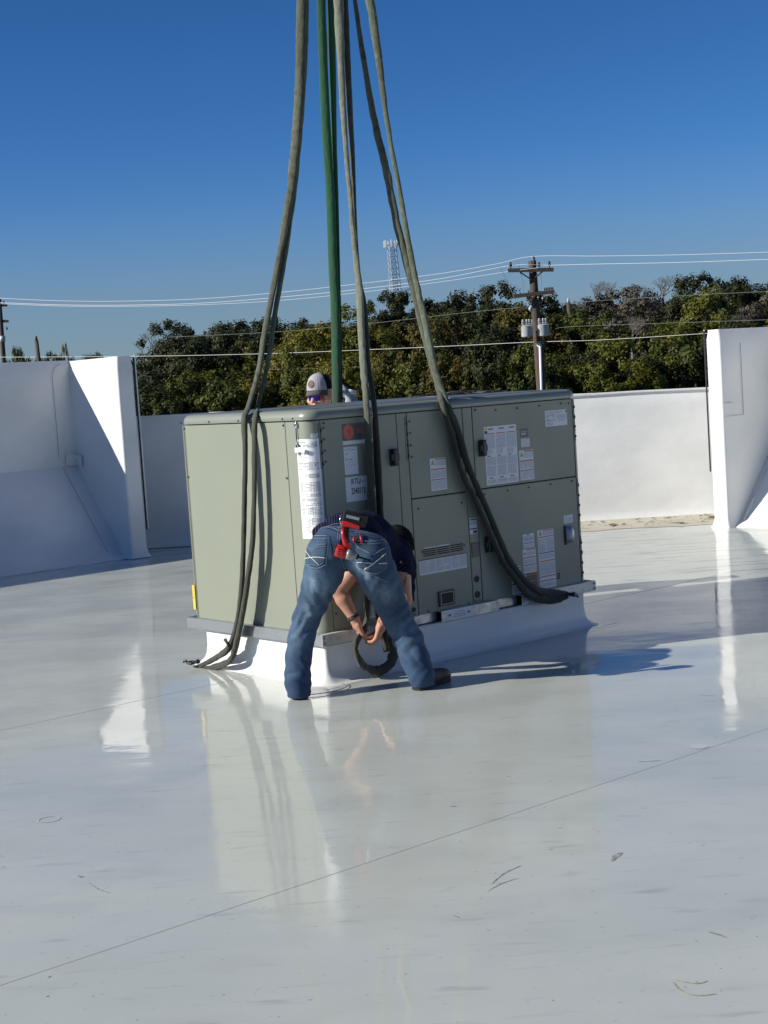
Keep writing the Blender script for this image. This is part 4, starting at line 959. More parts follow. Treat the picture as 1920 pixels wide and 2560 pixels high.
def hand_prims(wrist, d, nrm, side, curl=.9, s=1.0, spread=.12):
    """wrist point, finger direction d, palm normal nrm (fingers curl towards it), side = thumb side (+1/-1 along d x nrm)"""
    wrist = Vector(wrist); d = Vector(d).normalized(); nrm = (Vector(nrm)-d*Vector(nrm).dot(d)).normalized(); sd_ = d.cross(nrm)*side
    out = [('c', wrist-d*.02, wrist+d*.03*s, .026*s, .027*s)]
    lens_ = [.072, .080, .074, .058]
    for i in range(4):
        o = sd_*((1.5-i)*.0195*s); k0 = wrist+o*.7+d*.025*s; k1 = wrist+o+d*(.088-.004*abs(i-1))*s
        out.append(('c', k0, k1, .016*s, .0125*s)); p = k1; ang = 0
        for j, fr in enumerate((.45, .31, .24)):
            ang += curl*(.55, .8, .55)[j]
            dd = (d*math.cos(ang)+nrm*math.sin(ang)+sd_*((1.5-i)*spread*.5)).normalized()
            q = p+dd*lens_[i]*fr*s; out.append(('c', p, q, (.0100, .0092, .0082)[j]*s, (.0092, .0082, .0072)[j]*s)); p = q
    t0 = wrist+sd_*.022*s+d*.025*s; t1 = t0+(sd_*.6+d*.65+nrm*.35).normalized()*.038*s; t2 = t1+(sd_*.15+d*.75+nrm*.6).normalized()*.030*s; t3 = t2+(d*.6+nrm*.75-sd_*.1).normalized()*.024*s
    out += [('c', t0, t1, .017*s, .0125*s), ('c', t1, t2, .0115*s, .0102*s), ('c', t2, t3, .0102*s, .0085*s)]
    return out
def chain(pts, fl=None):
    out = []
    for (a, b) in zip(pts[:-1], pts[1:]):
        out.append(('c', a[0], b[0], a[1], b[1]) + (fl or ()))
    return out

# --- man 1: bending over beside the near corner
man = tag(empty('person', (-.1, 7.75, 0)), 'man seen from behind bending over in blue jeans and navy striped shirt', 'person')
def J(x, y, Y, r): return (at(x, y, Y), r)
LLEG = [J(818, 1392, 7.70, .118), J(806, 1440, 7.72, .100), J(794, 1475, 7.76, .086), J(781, 1513, 7.80, .078), J(766, 1546, 7.83, .073), J(753, 1598, 7.82, .073), J(746, 1645, 7.80, .072), J(744, 1695, 7.77, .070), J(747, 1728, 7.76, .062), J(748, 1760, 7.76, .055)]
RLEG = [J(925, 1392, 7.70, .118), J(944, 1440, 7.73, .104), J(962, 1475, 7.78, .094), J(980, 1518, 7.83, .084), J(999, 1555, 7.86, .079), J(1021, 1600, 7.86, .081), J(1039, 1650, 7.83, .078), J(1054, 1690, 7.80, .069), J(1062, 1730, 7.80, .06)]
pel = at(870, 1372, 7.72)
prims = chain(LLEG)+chain(RLEG)+[('e', pel, (.202, .125, .125)), ('e', at(868, 1342, 7.78), (.175, .12, .10))]
hemL = at(748, 1741, 7.76).z; hemR = at(1060, 1713, 7.80).z
def folds(X, Y, Z):
    d = np.zeros_like(X); g = np.random.default_rng(3)
    for (x, y, Yd, rad, amp, dirx, dirz, wl) in [(790, 1480, 7.75, .13, .006, .75, .66, .055), (765, 1550, 7.8, .11, .006, -.6, .8, .05), (748, 1710, 7.77, .07, .010, .45, .89, .05), (725, 1690, 7.74, .05, .009, -.6, .8, .06), (765, 1660, 7.75, .05, .006, .8, .6, .05),
        (950, 1450, 7.75, .13, .007, -.85, .5, .06), (990, 1530, 7.83, .13, .006, -.7, .7, .055), (1055, 1690, 7.81, .07, .010, -.55, .83, .05), (1030, 1650, 7.80, .06, .007, .6, .8, .055), (900, 1425, 7.72, .09, .007, .9, -.3, .05), (840, 1430, 7.70, .08, .006, -.8, .5, .045), (1015, 1600, 7.85, .1, .005, -.5, .85, .06)]:
        c = at(x, y, Yd); r2 = ((X-c.x)**2+(Y-c.y)**2+(Z-c.z)**2)/rad**2; wgt = np.exp(-r2*1.4)
        ph = (X-c.x)*dirx+(Z-c.z)*dirz+.25*(Y-c.y); d += wgt*amp*1.25*(1-2*np.abs(np.sin(ph*PI/wl+.95*np.sin((X*dirz-Z*dirx)*21+2*np.sin(Y*15)))))
    d += .0020*np.sin(X*47+Z*23+2*np.sin(Z*19))*np.sin(Y*31+Z*29)
    d += .009
    # seat seam
    c = at(862, 1400, 7.6); d += .014*np.exp(-((X-c.x-.02*(c.z-Z))/.012)**2)*(Z > c.z-.09)*(Z < c.z+.10)*(Y < 7.75)
    return d
jeans = sdf_mesh(prims, .0095, 'jeans', M['denim'], man, k=.035, cut=[(.22, .30, .93, Vector((.22, .30, .93)).dot(at(880, 1316, 7.62)))], disp=folds)
me = jeans.data
# open hems and fade
zc_ = [v.co for v in me.vertices]
for v in me.vertices:
    hem = hemL if v.co.x < -.15 else hemR
    if v.co.z < hem: v.co.z = hem - .002*math.sin(v.co.x*60)
fa = me.attributes.new('fade', 'FLOAT', 'POINT'); vals = []
spots = [(790, 1470, 7.62, .075, .9), (905, 1432, 7.6, .055, 1.0), (960, 1480, 7.68, .07, .55), (815, 1378, 7.55, .06, .35), (925, 1375, 7.55, .06, .2), (752, 1600, 7.75, .09, .35), (1020, 1590, 7.78, .09, .35), (775, 1530, 7.72, .05, .5), (880, 1412, 7.6, .04, .5)]
sp = [(at(x, y, Y), r, a) for x, y, Y, r, a in spots]
for v in me.vertices:
    f = sum(a*math.exp(-((v.co-c).length/r)**2) for c, r, a in sp); f = f*(.9+.9*noise.noise(Vector((v.co.x*30, v.co.y*8, v.co.z*7)))+.5*noise.noise(v.co*45))+.10*max(0, noise.noise(v.co*11))
    vals.append(max(0, min(1, f)))
fa.data.foreach_set('value', vals)
def bvh_of(o): 
    return BVHTree.FromPolygons([v.co.copy() for v in o.data.vertices], [tuple(p.vertices) for p in o.data.polygons])
jb = bvh_of(jeans)
def onsurf(b, x, y, off=.002, Yd=7.6):
    d = ray(x, y).normalized(); hit = b.ray_cast(EYE, d)
    k_ = 0
    while hit[0] is None and k_ < 30:
        k_ += 1; x += 1.0 if x < 868 else -1.0; d = ray(x, y).normalized(); hit = b.ray_cast(EYE, d)
    if hit[0] is None: return at(x, y, Yd)
    n = hit[1]; 
    if n.dot(d) > 0: n = -n
    return hit[0]+(n*.5-d*.5)*off
def stitch(pts, r, mat, parent, b=jb, name='stitching', per=5, off=.004):
    c = catmull([(p[0], p[1]) for p in pts], per); mb = MB(); mb.tube([onsurf(b, x, y, off) for x, y in c], r*.78, 6, flat=.6); return rel(mb.build(name, M[mat], None, True), parent)
def pocket(TL, TR, BR, BL, tip):
    mb = MB(); n = 12; vs_ = []
    for off in (.0045,):
        for i in range(n+1):
            t = i/n
            for j in range(n+1):
                s = j/n; x = (TL[0]*(1-s)+TR[0]*s)*(1-t)+(BL[0]*(1-s)+BR[0]*s)*t; y = (TL[1]*(1-s)+TR[1]*s)*(1-t)+(BL[1]*(1-s)+BR[1]*s)*t+tip*(1-abs(2*s-1))*t
                e = 0 if 0 < i < n and 0 < j < n else -.004
                vs_.append(onsurf(jb, x, y, off+e))
    mb.add(vs_, [(i*(n+1)+j, (i+1)*(n+1)+j, (i+1)*(n+1)+j+1, i*(n+1)+j+1) for i in range(n) for j in range(n)])
    return rel(mb.build('pocket', M['denim_pocket'], None, True), man)
def outline(p, q, k=6): return [(p[0]+(q[0]-p[0])*i/k, p[1]+(q[1]-p[1])*i/k) for i in range(k+1)]
pk1 = pocket((772, 1340), (821, 1341), (815, 1411), (762, 1411), 9)
pk2 = pocket((887, 1352), (962, 1350), (965, 1420), (895, 1418), 14)
def child(o, p): 
    o.parent = p; o.matrix_parent_inverse = Matrix.Translation(-Vector(man.location)); return o
for pk, L_ in ((pk1, [([(773, 1341), (821, 1341)], .0022, 'stitch'), ([(773, 1347), (820, 1348)], .0013, 'stitch'), ([(821, 1341), (819, 1375), (815, 1411)], .0015, 'stitch'), ([(815, 1411), (790, 1420), (763, 1411)], .0015, 'stitch'), ([(770, 1365), (782, 1374), (795, 1364), (817, 1361)], .0018, 'stitch'), ([(770, 1370), (782, 1379), (796, 1369), (816, 1366)], .0012, 'stitch'), ([(766, 1377), (775, 1390), (788, 1402), (799, 1412)], .0036, 'stitch_white'), ([(762, 1397), (785, 1393), (814, 1395)], .0034, 'stitch_white'), ([(765, 1405), (773, 1412), (785, 1410), (796, 1414), (808, 1406)], .0012, 'stitch')]),
               (pk2, [([(886, 1352), (922, 1354), (962, 1350)], .0024, 'stitch'), ([(888, 1359), (922, 1361), (960, 1357)], .0015, 'stitch'), ([(962, 1350), (964, 1385), (965, 1420)], .0015, 'stitch'), ([(965, 1420), (936, 1434), (896, 1418)], .0016, 'stitch'), ([(893, 1368), (915, 1379), (933, 1386), (950, 1376), (962, 1371)], .0026, 'stitch'), ([(963, 1384), (945, 1399), (928, 1412), (911, 1423)], .0042, 'stitch_white'), ([(893, 1406), (915, 1406), (934, 1409)], .0034, 'stitch_white'), ([(946, 1408), (965, 1408)], .0034, 'stitch_white'), ([(898, 1413), (910, 1424), (925, 1420)], .0014, 'stitch')])):
    for pts, r, mt in L_:
        o = stitch(pts, r, mt, man, off=.0085); o.parent = pk; o.matrix_parent_inverse = Matrix.Translation(-Vector(man.location))
for o in man.children:
    pass
# pocket children need no extra offset: pocket itself carries the inverse
for pk in (pk1, pk2):
    for c in pk.children: c.matrix_parent_inverse = Matrix.Identity(4)
stitch([(783, 1318), (805, 1310), (828, 1311), (850, 1323)], .0017, 'stitch', man); stitch([(780, 1324), (803, 1316), (826, 1317), (848, 1329)], .0013, 'stitch', man)
stitch([(852, 1303), (851, 1325), (849, 1352)], .0018, 'stitch', man); stitch([(846, 1303), (846, 1325), (844, 1350)], .0013, 'stitch', man)
stitch([(888, 1332), (920, 1334), (948, 1343), (968, 1358)], .0015, 'stitch', man)
stitch([(852, 1396), (860, 1420), (872, 1436), (884, 1447)], .0016, 'stitch', man); stitch([(912, 1424), (932, 1437), (955, 1449), (972, 1455)], .0013, 'stitch', man)
lp = MB(); 
for dx in (-.0065, .0065):
    pass
c = [onsurf(jb, x, y, .007) for x, y in outline((852, 1290), (848, 1318), 5)]
lp.tube(c, .0075, 6, flat=.4); rel(lp.build('belt_loop', M['denim_pocket'], None, True), man)
# shirt
T0, T1, T2 = at(868, 1342, 7.84), at(917, 1346, 8.02), at(965, 1404, 8.14)
sp_ = [('c', T0, T1, .128, .134), ('c', T1, T2, .134, .135), ('c', at(826, 1350, 7.84), at(905, 1348, 7.86), .098, .11), ('e', T2, (.15, .10, .15)), ('c', at(1000, 1400, 8.08), at(1006, 1422, 8.04), .062, .056),
       ('c', at(1012, 1405, 8.18), at(1021, 1470, 8.16), .055, .034), ('c', at(1021, 1470, 8.16), at(1024, 1496, 8.16), .034, .022), ('c', at(925, 1385, 8.18), at(905, 1410, 8.18), .062, .055)]
def sfold(X, Y, Z):
    return .004*np.sin(X*55+Z*30+2*np.sin(Y*17))*np.sin(Y*22+X*13)+.003*np.sin((X+Z)*90+3*np.sin(Y*20))+.004*np.sin(Z*38-X*25)
shirt = sdf_mesh(sp_, .009, 'shirt', M['shirt'], man, k=.035, disp=sfold)
st = shirt.data.attributes.new('stripe', 'FLOAT', 'POINT'); axv = (T2-T0).normalized()
def sval(p):
    if p.x < -.05: return (p-T0).dot(Vector((1, .15, -.1)).normalized())+.02*noise.noise(p*5)
    return (p-T0).dot(Vector((.35, .55, -.75)).normalized())+.025*noise.noise(p*4)
st.data.foreach_set('value', [sval(v.co) for v in shirt.data.vertices])
# skin body: torso, legs, neck and head (hidden parts thin under the clothes) + finely gridded arms and hands
sh_ = lambda ch, d: [(a, max(.02, r-d)) for a, r in ch]
hd = at(992, 1368, 8.27)
core = chain(sh_(LLEG[:-1], .045))+chain(sh_(RLEG[:-1], .045))+[('e', pel, (.17, .095, .095)), ('c', T0, T1, .10, .105), ('c', T1, T2, .105, .10), ('c', T2, hd, .055, .05), ('e', hd, (.075, .088, .098)),
        ('e', hd+Vector((.02, .06, -.06)), (.05, .05, .06)), ('c', hd+Vector((.02, .085, -.05)), hd+Vector((.025, .11, -.07)), .012, .010), ('e', hd+Vector((.078, -.0, -.02)), (.012, .022, .032)), ('e', hd+Vector((-.075, -.0, -.02)), (.012, .022, .032))]
body = sdf_mesh(core, .012, 'body', M['skin'], man, k=.03)
shL, elL, wrL = at(912, 1392, 8.15), at(846, 1477, 8.14), at(886, 1548, 8.12)
shR, elR, wrR = at(1002, 1404, 8.05), at(1012, 1500, 8.00), at(957, 1556, 8.09)
m1 = elL.lerp(wrL, .3); m2 = elR.lerp(wrR, .3)
arms = [('c', shL, elL, .050, .040), ('c', elL, m1, .039, .042), ('c', m1, wrL, .042, .0255), ('c', shR, elR, .050, .039), ('c', elR, m2, .039, .042), ('c', m2, wrR, .042, .0255)]
arms += hand_prims(wrL+(wrL-elL).normalized()*.01, (at(903, 1588, 8.13)-wrL), (.75, .25, -.2), -1, .95, 1.0)
arms += hand_prims(wrR+(wrR-elR).normalized()*.008, (at(944, 1600, 8.10)-wrR), (-.8, .25, -.1), 1, .8, 1.0)
ao = sdf_mesh(arms, .0048, 'arms', M['skin'], man, k=.009)
join_into(body, [ao])
bb = bvh_of(body)
for pts in ([(1012, 1441), (1016, 1446), (1011, 1450), (1015, 1455)], [(1009, 1452), (1013, 1458), (1008, 1462), (1012, 1467)], [(1014, 1447), (1012, 1456), (1015, 1462)], [(1016, 1430), (1019, 1434), (1016, 1437)], [(952, 1548), (947, 1553), (950, 1557)]):
    stitch(pts, .0022, 'tattoo', man, bb, 'tattoo', 4, .001)
wd = (wrL-elL).normalized(); mb = MB()
cc = wrL-wd*.012; xx = wd.orthogonal().normalized(); yy_ = wd.cross(xx)
for o_, rr_ in ((-.006, .0305), (.003, .0305)):
    mb.tube([cc+wd*o_+(xx*math.cos(a)+yy_*math.sin(a))*rr_ for a in [2*PI*i/20 for i in range(21)]], .006, 6)
rel(mb.build('wristband', M['band'], None, True), man)
# black knitted cap on the lowered head
mb = MB(); vs_ = []; n1, n2 = 12, 20; upv = Vector((.25, .25, -.2)); 
capc = hd+Vector((.004, -.008, .012))
for i in range(n1+1):
    th = PI*i/n1
    for j in range(n2):
        a = 2*PI*j/n2; p = Vector((.092*math.sin(th)*math.cos(a), .104*math.sin(th)*math.sin(a), .112*math.cos(th)))
        if p.z < -.045: p.z = -.045-(p.z+.045)*.1; p.x *= .9; p.y *= .9
        p *= 1+.05*noise.noise(p*22+Vector((3, 1, 2))); vs_.append(capc+p)
mb.add(vs_, [(i*n2+j, i*n2+(j+1) % n2, (i+1)*n2+(j+1) % n2, (i+1)*n2+j) for i in range(n1) for j in range(n2)]); rel(mb.build('knit_cap', M['cap_black'], None, True), man)
def shoe(h, d, par, L=.285):
    h = Vector(h); d = Vector(d).normalized(); s = Vector((-d.y, d.x, 0)); up = KZ
    Rm = [list(s), list(d), [0, 0, 1]]
    pr_ = [('e', h+d*.045+up*.052, (.040, .055, .052), Rm), ('e', h+d*.14+up*.045, (.043, .11, .040), Rm), ('e', h+d*(L-.06)+up*.038, (.049, .062, .034), Rm), ('c', h+d*.05+up*.05, h+d*.08+up*.07, .032, .026)]
    u_ = sdf_mesh(pr_, .007, 'shoe', M['shoe'], par, k=.02, cut=[(0, 0, -1, -.016)])
    mb = MB(); pts = []
    for t, wv in ((0, .026), (.02, .037), (.07, .038), (.13, .036), (.18, .044), (.235, .047), (.268, .034), (.285, .012)): pts.append((t, wv))
    loop = [h+d*(t-.005)+s*w_ for t, w_ in pts]+[h+d*(t-.005)-s*w_ for t, w_ in reversed(pts)]
    mb.prism([(p.x, p.y) for p in loop], .0045, .026); so_ = mb.build('sole', M['sole'], None); so_.parent = u_; so_.matrix_parent_inverse = Matrix.Identity(4); return u_
shoe((-.495, 7.728, 0), (-.05, 1, 0), man); shoe((.108, 7.768, 0), (.60, .80, 0), man)

# impact driver hung upside down on the waistband
dr = tag(empty('impact_driver', at(860, 1340, 7.52)), 'red and black cordless impact driver hanging battery up from the bending man\'s waistband', 'power tool')
Yt = 7.535
def rbox(name, c, ux, uy, sx, sy, sz, mat, par, bev=.006, yo=0):
    """box with axes given in the picture plane: ux, uy unit vectors (world), depth along the view"""
    w_ = ux.cross(uy).normalized(); mb = MB(); mb.box(-sx/2, -sy/2, -sz/2, sx/2, sy/2, sz/2, bev=bev)
    Mx = Matrix((ux, uy, w_)).transposed().to_4x4(); Mx.translation = Vector(c)
    mb.v = [tuple(Mx @ Vector(v)) for v in mb.v]; o = mb.build(name, mat, None); autosm(o, 50); return rel(o, par)
X_ = (at(930, 1352, Yt)-at(880, 1340, Yt)).normalized(); Y_ = (X_.cross(Vector((0, 1, 0)))).normalized(); 
if Y_.z < 0: Y_ = -Y_
rbox('battery', at(887, 1297, Yt-.01), X_, Y_, .124, .068, .06, M['tool_black'], dr, .012)
rbox('battery_latch', at(877, 1312, Yt-.018), X_, Y_, .092, .026, .062, M['red_tool'], dr, .007)
rbox('battery_label', at(882, 1294, Yt-.042), X_, Y_, .066, .016, .003, M['chrome'], dr, .001)
hx = (at(866, 1360, Yt)-at(866, 1315, Yt)).normalized()
mb = MB(); mb.tube([at(864, 1312, Yt), at(865, 1328, Yt), at(864, 1345, Yt), at(866, 1362, Yt)], [.021, .018, .019, .024], 12, flat=.9); rel(mb.build('handle', M['tool_black'], None, True), dr)
mb = MB(); mb.tube([at(857, 1322, Yt-.014), at(858, 1340, Yt-.014), at(864, 1358, Yt-.012), at(874, 1368, Yt-.006)], [.009, .011, .016, .018], 10); rel(mb.build('grip_inlay', M['red_tool'], None, True), dr)
ax_ = (at(886, 1391, Yt)-at(842, 1378, Yt)).normalized()
a0, a1 = at(836, 1374, Yt-.004), at(868, 1384, Yt-.004)
mb = MB(); mb.tube([a0, a0.lerp(a1, .12), a0.lerp(a1, .6), a1], [.022, .031, .032, .029], 16); rel(mb.build('motor_housing', M['red_tool'], None, True), dr)
mb = MB(); mb.tube([a0-ax_*.002, a0+ax_*.006], [.024, .029], 14)
for k in range(3): mb.tube([a0+ax_*(.016+.001*k)+Y_*(.012-.012*k)-Vector((0, .030, 0)), a0+ax_*(.030)+Y_*(.012-.012*k)-Vector((0, .030, 0))], .003, 6)
rel(mb.build('rear_vent', M['tool_black'], None, True), dr)
mb = MB(); mb.tube([a1-ax_*.002, a1+ax_*.012, a1+ax_*.042, a1+ax_*.048], [.030, .029, .022, .018], 16); rel(mb.build('nose_cone', M['tool_grey'], None, True), dr)
mb = MB(); mb.tube([a1+ax_*.047, a1+ax_*.060], [.014, .013], 12); mb.tube([a1+ax_*.060, a1+ax_*.120], .0045, 6); rel(mb.build('chuck', M['tool_black'], None, True), dr)
mb = MB(); mb.tube([at(854, 1318, Yt-.02), at(850, 1300, Yt-.02), at(853, 1288, Yt-.01), at(862, 1284, Yt+.03)], .003, 6); rel(mb.build('belt_hook', M['chrome'], None, True), dr)
# pliers in the pocket
pz = tag(empty('pliers', at(902, 1346, 7.56)), 'red pliers handles poking out of the right back jeans pocket', 'pliers')
for pts in ([(886, 1357), (884, 1350), (885, 1343)], [(905, 1358), (902, 1346), (900, 1336)]):
    mb = MB(); mb.tube([onsurf(jb, x, y, .010) for x, y in pts], [.006, .006, .004], 8); rel(mb.build('handle', M['red_tool'], None, True), pz)

# --- man 2: behind the unit
m2_ = tag(empty('person', (-.36, 10.42, 0)), 'man in grey and black cap and mirrored sunglasses behind the unit', 'person')
H = at(800, 988, 10.38); fdir = Vector((-.46, -.88, -.10)).normalized(); sx_ = fdir.cross(KZ).normalized(); ux_ = sx_.cross(fdir).normalized()    # sx_: viewer-left... 
def HL(a, b, c): return H+sx_*a+fdir*b+ux_*c                 # a side, b forward, c up
Rm = [list(sx_), list(fdir), list(ux_)]
root = Vector((-.36, 10.46, 0)); neck = HL(0, -.03, -.14)
pb_ = [('e', HL(0, -.01, .02), (.077, .096, .105), Rm), ('e', HL(0, .035, -.055), (.052, .052, .062), Rm), ('c', HL(0, .085, .01), HL(0, .108, -.028), .010, .015), ('e', HL(0, .082, -.062), (.024, .012, .009), Rm), ('e', HL(.079, -.005, -.01), (.010, .020, .032), Rm), ('e', HL(-.079, -.005, -.01), (.010, .020, .032), Rm),
       ('e', HL(.045, .05, -.03), (.028, .03, .025), Rm), ('e', HL(-.045, .05, -.03), (.028, .03, .025), Rm), ('c', HL(0, -.02, -.06), neck, .055, .058)]
body_ = [('c', neck, root+KZ*1.25, .06, .11), ('c', root+KZ*1.28+Vector((-.14, 0, 0)), root+KZ*1.28+Vector((.14, 0, 0)), .08, .08), ('c', root+KZ*1.2, root+KZ*.95, .14, .13), ('c', root+KZ*.9+Vector((-.08, 0, 0)), root+KZ*.5+Vector((-.1, -.03, 0)), .08, .06), ('c', root+KZ*.9+Vector((.08, 0, 0)), root+KZ*.5+Vector((.1, -.03, 0)), .08, .06), ('c', root+KZ*.5+Vector((-.1, -.03, 0)), root+KZ*.06+Vector((-.11, .02, 0)), .055, .04), ('c', root+KZ*.5+Vector((.1, -.03, 0)), root+KZ*.06+Vector((.11, .02, 0)), .055, .04)]
gl = at(874, 996, 10.02); elb = root+Vector((.27, -.15, 1.12)); 
body_ += [('c', root+Vector((.16, 0, 1.28)), elb, .055, .045), ('c', elb, gl+Vector((.0, .04, -.07)), .042, .030), ('c', root+Vector((-.16, 0, 1.28)), root+Vector((-.24, -.05, 1.0)), .055, .042), ('c', root+Vector((-.24, -.05, 1.0)), root+Vector((-.14, -.28, 1.02)), .04, .03)]
b2 = sdf_mesh(body_, .015, 'body', M['skin_red'], m2_, k=.03); hd2 = sdf_mesh(pb_, .0065, 'head', M['skin_red'], m2_, k=.014); 
hp_ = sdf_mesh(hand_prims(root+Vector((-.14, -.28, 1.02)), (0, -1, -.1), (0, 0, -1), 1, .5), .006, 'h', M['skin_red'], m2_, k=.009)
join_into(b2, [hd2, hp_])
infl = lambda L_, d: [tuple([p[0], p[1], p[2], p[3]+d, p[4]+d]) for p in L_]
sdf_mesh(infl([body_[i] for i in (1, 2)], .012)+infl([body_[7], body_[9]], .012), .014, 'shirt', M['workshirt'], m2_, k=.03)
sdf_mesh(infl([('c', root+KZ*.98, root+KZ*.90, .125, .12)]+body_[3:7], .014), .014, 'trousers', M['trouser'], m2_, k=.03)
shoe(root+Vector((-.11, .08, 0)), (-.1, -1, 0), m2_); shoe(root+Vector((.11, .08, 0)), (.2, -1, 0), m2_)
def headmesh(name, vs_, fs, mat, mats=None, mi=None):
    mb = MB(); mb.add(vs_, fs, mat); o = mb.build(name, None, None, True); return rel(o, m2_)
# cap crown
mb = MB(); n1, n2 = 9, 28; vs_ = []
for i in range(n1+1):
    th = (PI/2)*i/n1
    for j in range(n2):
        a = 2*PI*j/n2; r = math.cos(th)**.75; vs_.append(HL(.086*r*math.sin(a), -.012+.104*r*math.cos(a), .038+.108*math.sin(th)**1.05+.006*math.cos(a)))
for i in range(n1):
    for j in range(n2):
        a = 2*PI*(j+.5)/n2; fr = math.cos(a) > (.42 if math.sin(a) < 0 else .1)
        mb.add([vs_[i*n2+j], vs_[i*n2+(j+1) % n2], vs_[(i+1)*n2+(j+1) % n2], vs_[(i+1)*n2+j]], [(0, 1, 2, 3)], M['cap_grey'] if fr else M['cap_black'])
cp = rel(mb.build('cap', None, None, True), m2_)
mb = MB(); mb.cyl(HL(0, -.012, .142), HL(0, -.012, .153), .009, .006, 10); bt = mb.build('button', M['cap_grey'], None, True); bt.parent = cp
mb = MB(); vs_ = []; k = 14
for lay in (0, -.006):
    for i in range(k+1):
        a = -1.15+2.3*i/k; 
        for rr_ in (0, 1): 
            ex = .040*math.cos(a*1.25)*rr_ if rr_ else 0
            vs_.append(HL(.088*math.sin(a)*(1+.02*rr_), -.012+.100*math.cos(a)+max(0, ex), .040+lay-.020*rr_-.018*(math.sin(a)**2)*rr_))
fs = [(2*i, 2*i+1, 2*i+3, 2*i+2) for i in range(k)]+[(2*(k+1)+2*i, 2*(k+1)+2*i+2, 2*(k+1)+2*i+3, 2*(k+1)+2*i+1) for i in range(k)]+[(2*i+1, 2*(k+1)+2*i+1, 2*(k+1)+2*i+3, 2*i+3) for i in range(k)]
mb.add(vs_, fs); br_ = mb.build('brim', M['brim'], None, True); br_.parent = cp
mb = MB(); n = 22; vs_ = []
for rr_ in (0, .5, 1):
    for j in range(n):
        a = 2*PI*j/n; x, z = .024*rr_*math.cos(a)+.012, .024*rr_*math.sin(a)+.088
        th = math.asin(min(.95, max(0, (z-.038)/.108))); r = math.cos(th)**.75; aa = math.asin(max(-.9, min(.9, x/(.086*max(r, .3)))))
        vs_.append(HL(.089*r*math.sin(aa), -.010+.1075*r*math.cos(aa), z))
mb.add(vs_, [(i*n+j, i*n+(j+1) % n, (i+1)*n+(j+1) % n, (i+1)*n+j) for i in range(2) for j in range(n)]); pt = mb.build('cap_patch', M['leather'], None, True); pt.parent = cp
for o in (bt, br_, pt): o.matrix_parent_inverse = Matrix.Identity(4)
# wrap sunglasses
def gx(s, c, o=0):                                   # s -1..1 round the face
    a = s*1.05; return HL((.074+o)*math.sin(a)*1.02, -.012+(.108+o)*math.cos(a)*1.0, .000+c)
mb = MB(); vs_ = []; k = 24; lx = []
for i in range(k+1):
    s = -1+2*i/k; top = .016-.004*abs(s); bot = -.034+.006*abs(s)**3*4+(.020*math.exp(-(s/.16)**2))
    for c in (top, (top+bot)/2, bot): vs_.append(gx(s, c, .004 if c == (top+bot)/2 else .002)); lx.append(i/k)
mb.add(vs_, [(i*3+j, (i+1)*3+j, (i+1)*3+j+1, i*3+j+1) for i in range(k) for j in range(2)]); ln = mb.build('sunglasses', M['lens'], None, True); rel(ln, m2_)
la = ln.data.attributes.new('lensx', 'FLOAT', 'POINT'); la.data.foreach_set('value', lx)
mb = MB(); loop = [gx(-1+2*i/k, .016-.004*abs(-1+2*i/k), .003) for i in range(k+1)]+[gx(1-2*i/k, -.034+.024*abs(1-2*i/k)**3+.020*math.exp(-((1-2*i/k)/.16)**2), .003) for i in range(k+1)]
mb.tube(loop+[loop[0]], .0026, 6)
for s in (1, -1): mb.tube([gx(s, .008, .003), HL(s*.082, -.005, .012), HL(s*.083, -.06, .018)], .0026, 6)
fr_ = mb.build('frame', M['frame_yel'], None, True); fr_.parent = ln; fr_.matrix_parent_inverse = Matrix.Identity(4)
# gloved hand on the green sling
gv = sdf_mesh(hand_prims(gl+Vector((.015, .03, -.05)), (-.25, -.25, 1), (-1, -.1, .1), -1, .9, 1.15)+[('c', gl+Vector((.03, .05, -.10)), gl+Vector((.012, .02, -.02)), .040, .042)], .007, 'glove', M['glove'], m2_, k=.015)
mb = MB(); mb.tube([gl+Vector((-.035, -.02, .035)), gl+Vector((.005, -.02, .042)), gl+Vector((.045, -.01, .036))], [.014, .018, .012], 10); o = mb.build('knuckle_pad', M['glove_white'], None, True); o.parent = gv; o.matrix_parent_inverse = Matrix.Identity(4)

# ------------------------------------------------------------------ poles, wires, tower
random.seed(21)
GZ = -6.5
def utility_pole(px, ytop, Y, lean_px, label, full=True):
    top = at(px, ytop, Y); ft = at(px+lean_px, 1280, Y); base = Vector((top.x+(ft.x-top.x)*0+ .0, Y, GZ)); base.x = top.x + (at(px+24, ytop+333, Y).x-top.x)*(top.z-GZ)/(top.z-at(px+24, ytop+333, Y).z) if full else top.x
    p = tag(empty('utility_pole', (base.x, Y, GZ)), label, 'utility pole', 'wooden utility poles')
    mb = MB(); k = 10; mb.tube([base.lerp(top, i/k) for i in range(k+1)], [.24-.08*i/k for i in range(k+1)], 14); rel(mb.build('pole', M['wood'], None, True), p)
    return p, base, top
def bar(name, a, b, w_, h_, mat, par):
    a, b = Vector(a), Vector(b); d = (b-a); L_ = d.length; d.normalize(); s = Vector((-d.y, d.x, 0)).normalized(); u_ = s.cross(d)*-1; u_ = d.cross(s)
    mb = MB(); vs_ = [a+s*x+u_*z for x, z in ((-w_, -h_), (w_, -h_), (w_, h_), (-w_, h_))]+[b+s*x+u_*z for x, z in ((-w_, -h_), (w_, -h_), (w_, h_), (-w_, h_))]
    mb.add(vs_, [(0, 1, 2, 3), (7, 6, 5, 4), (0, 4, 5, 1), (1, 5, 6, 2), (2, 6, 7, 3), (3, 7, 4, 0)]); return rel(mb.build(name, M[mat], None), par)
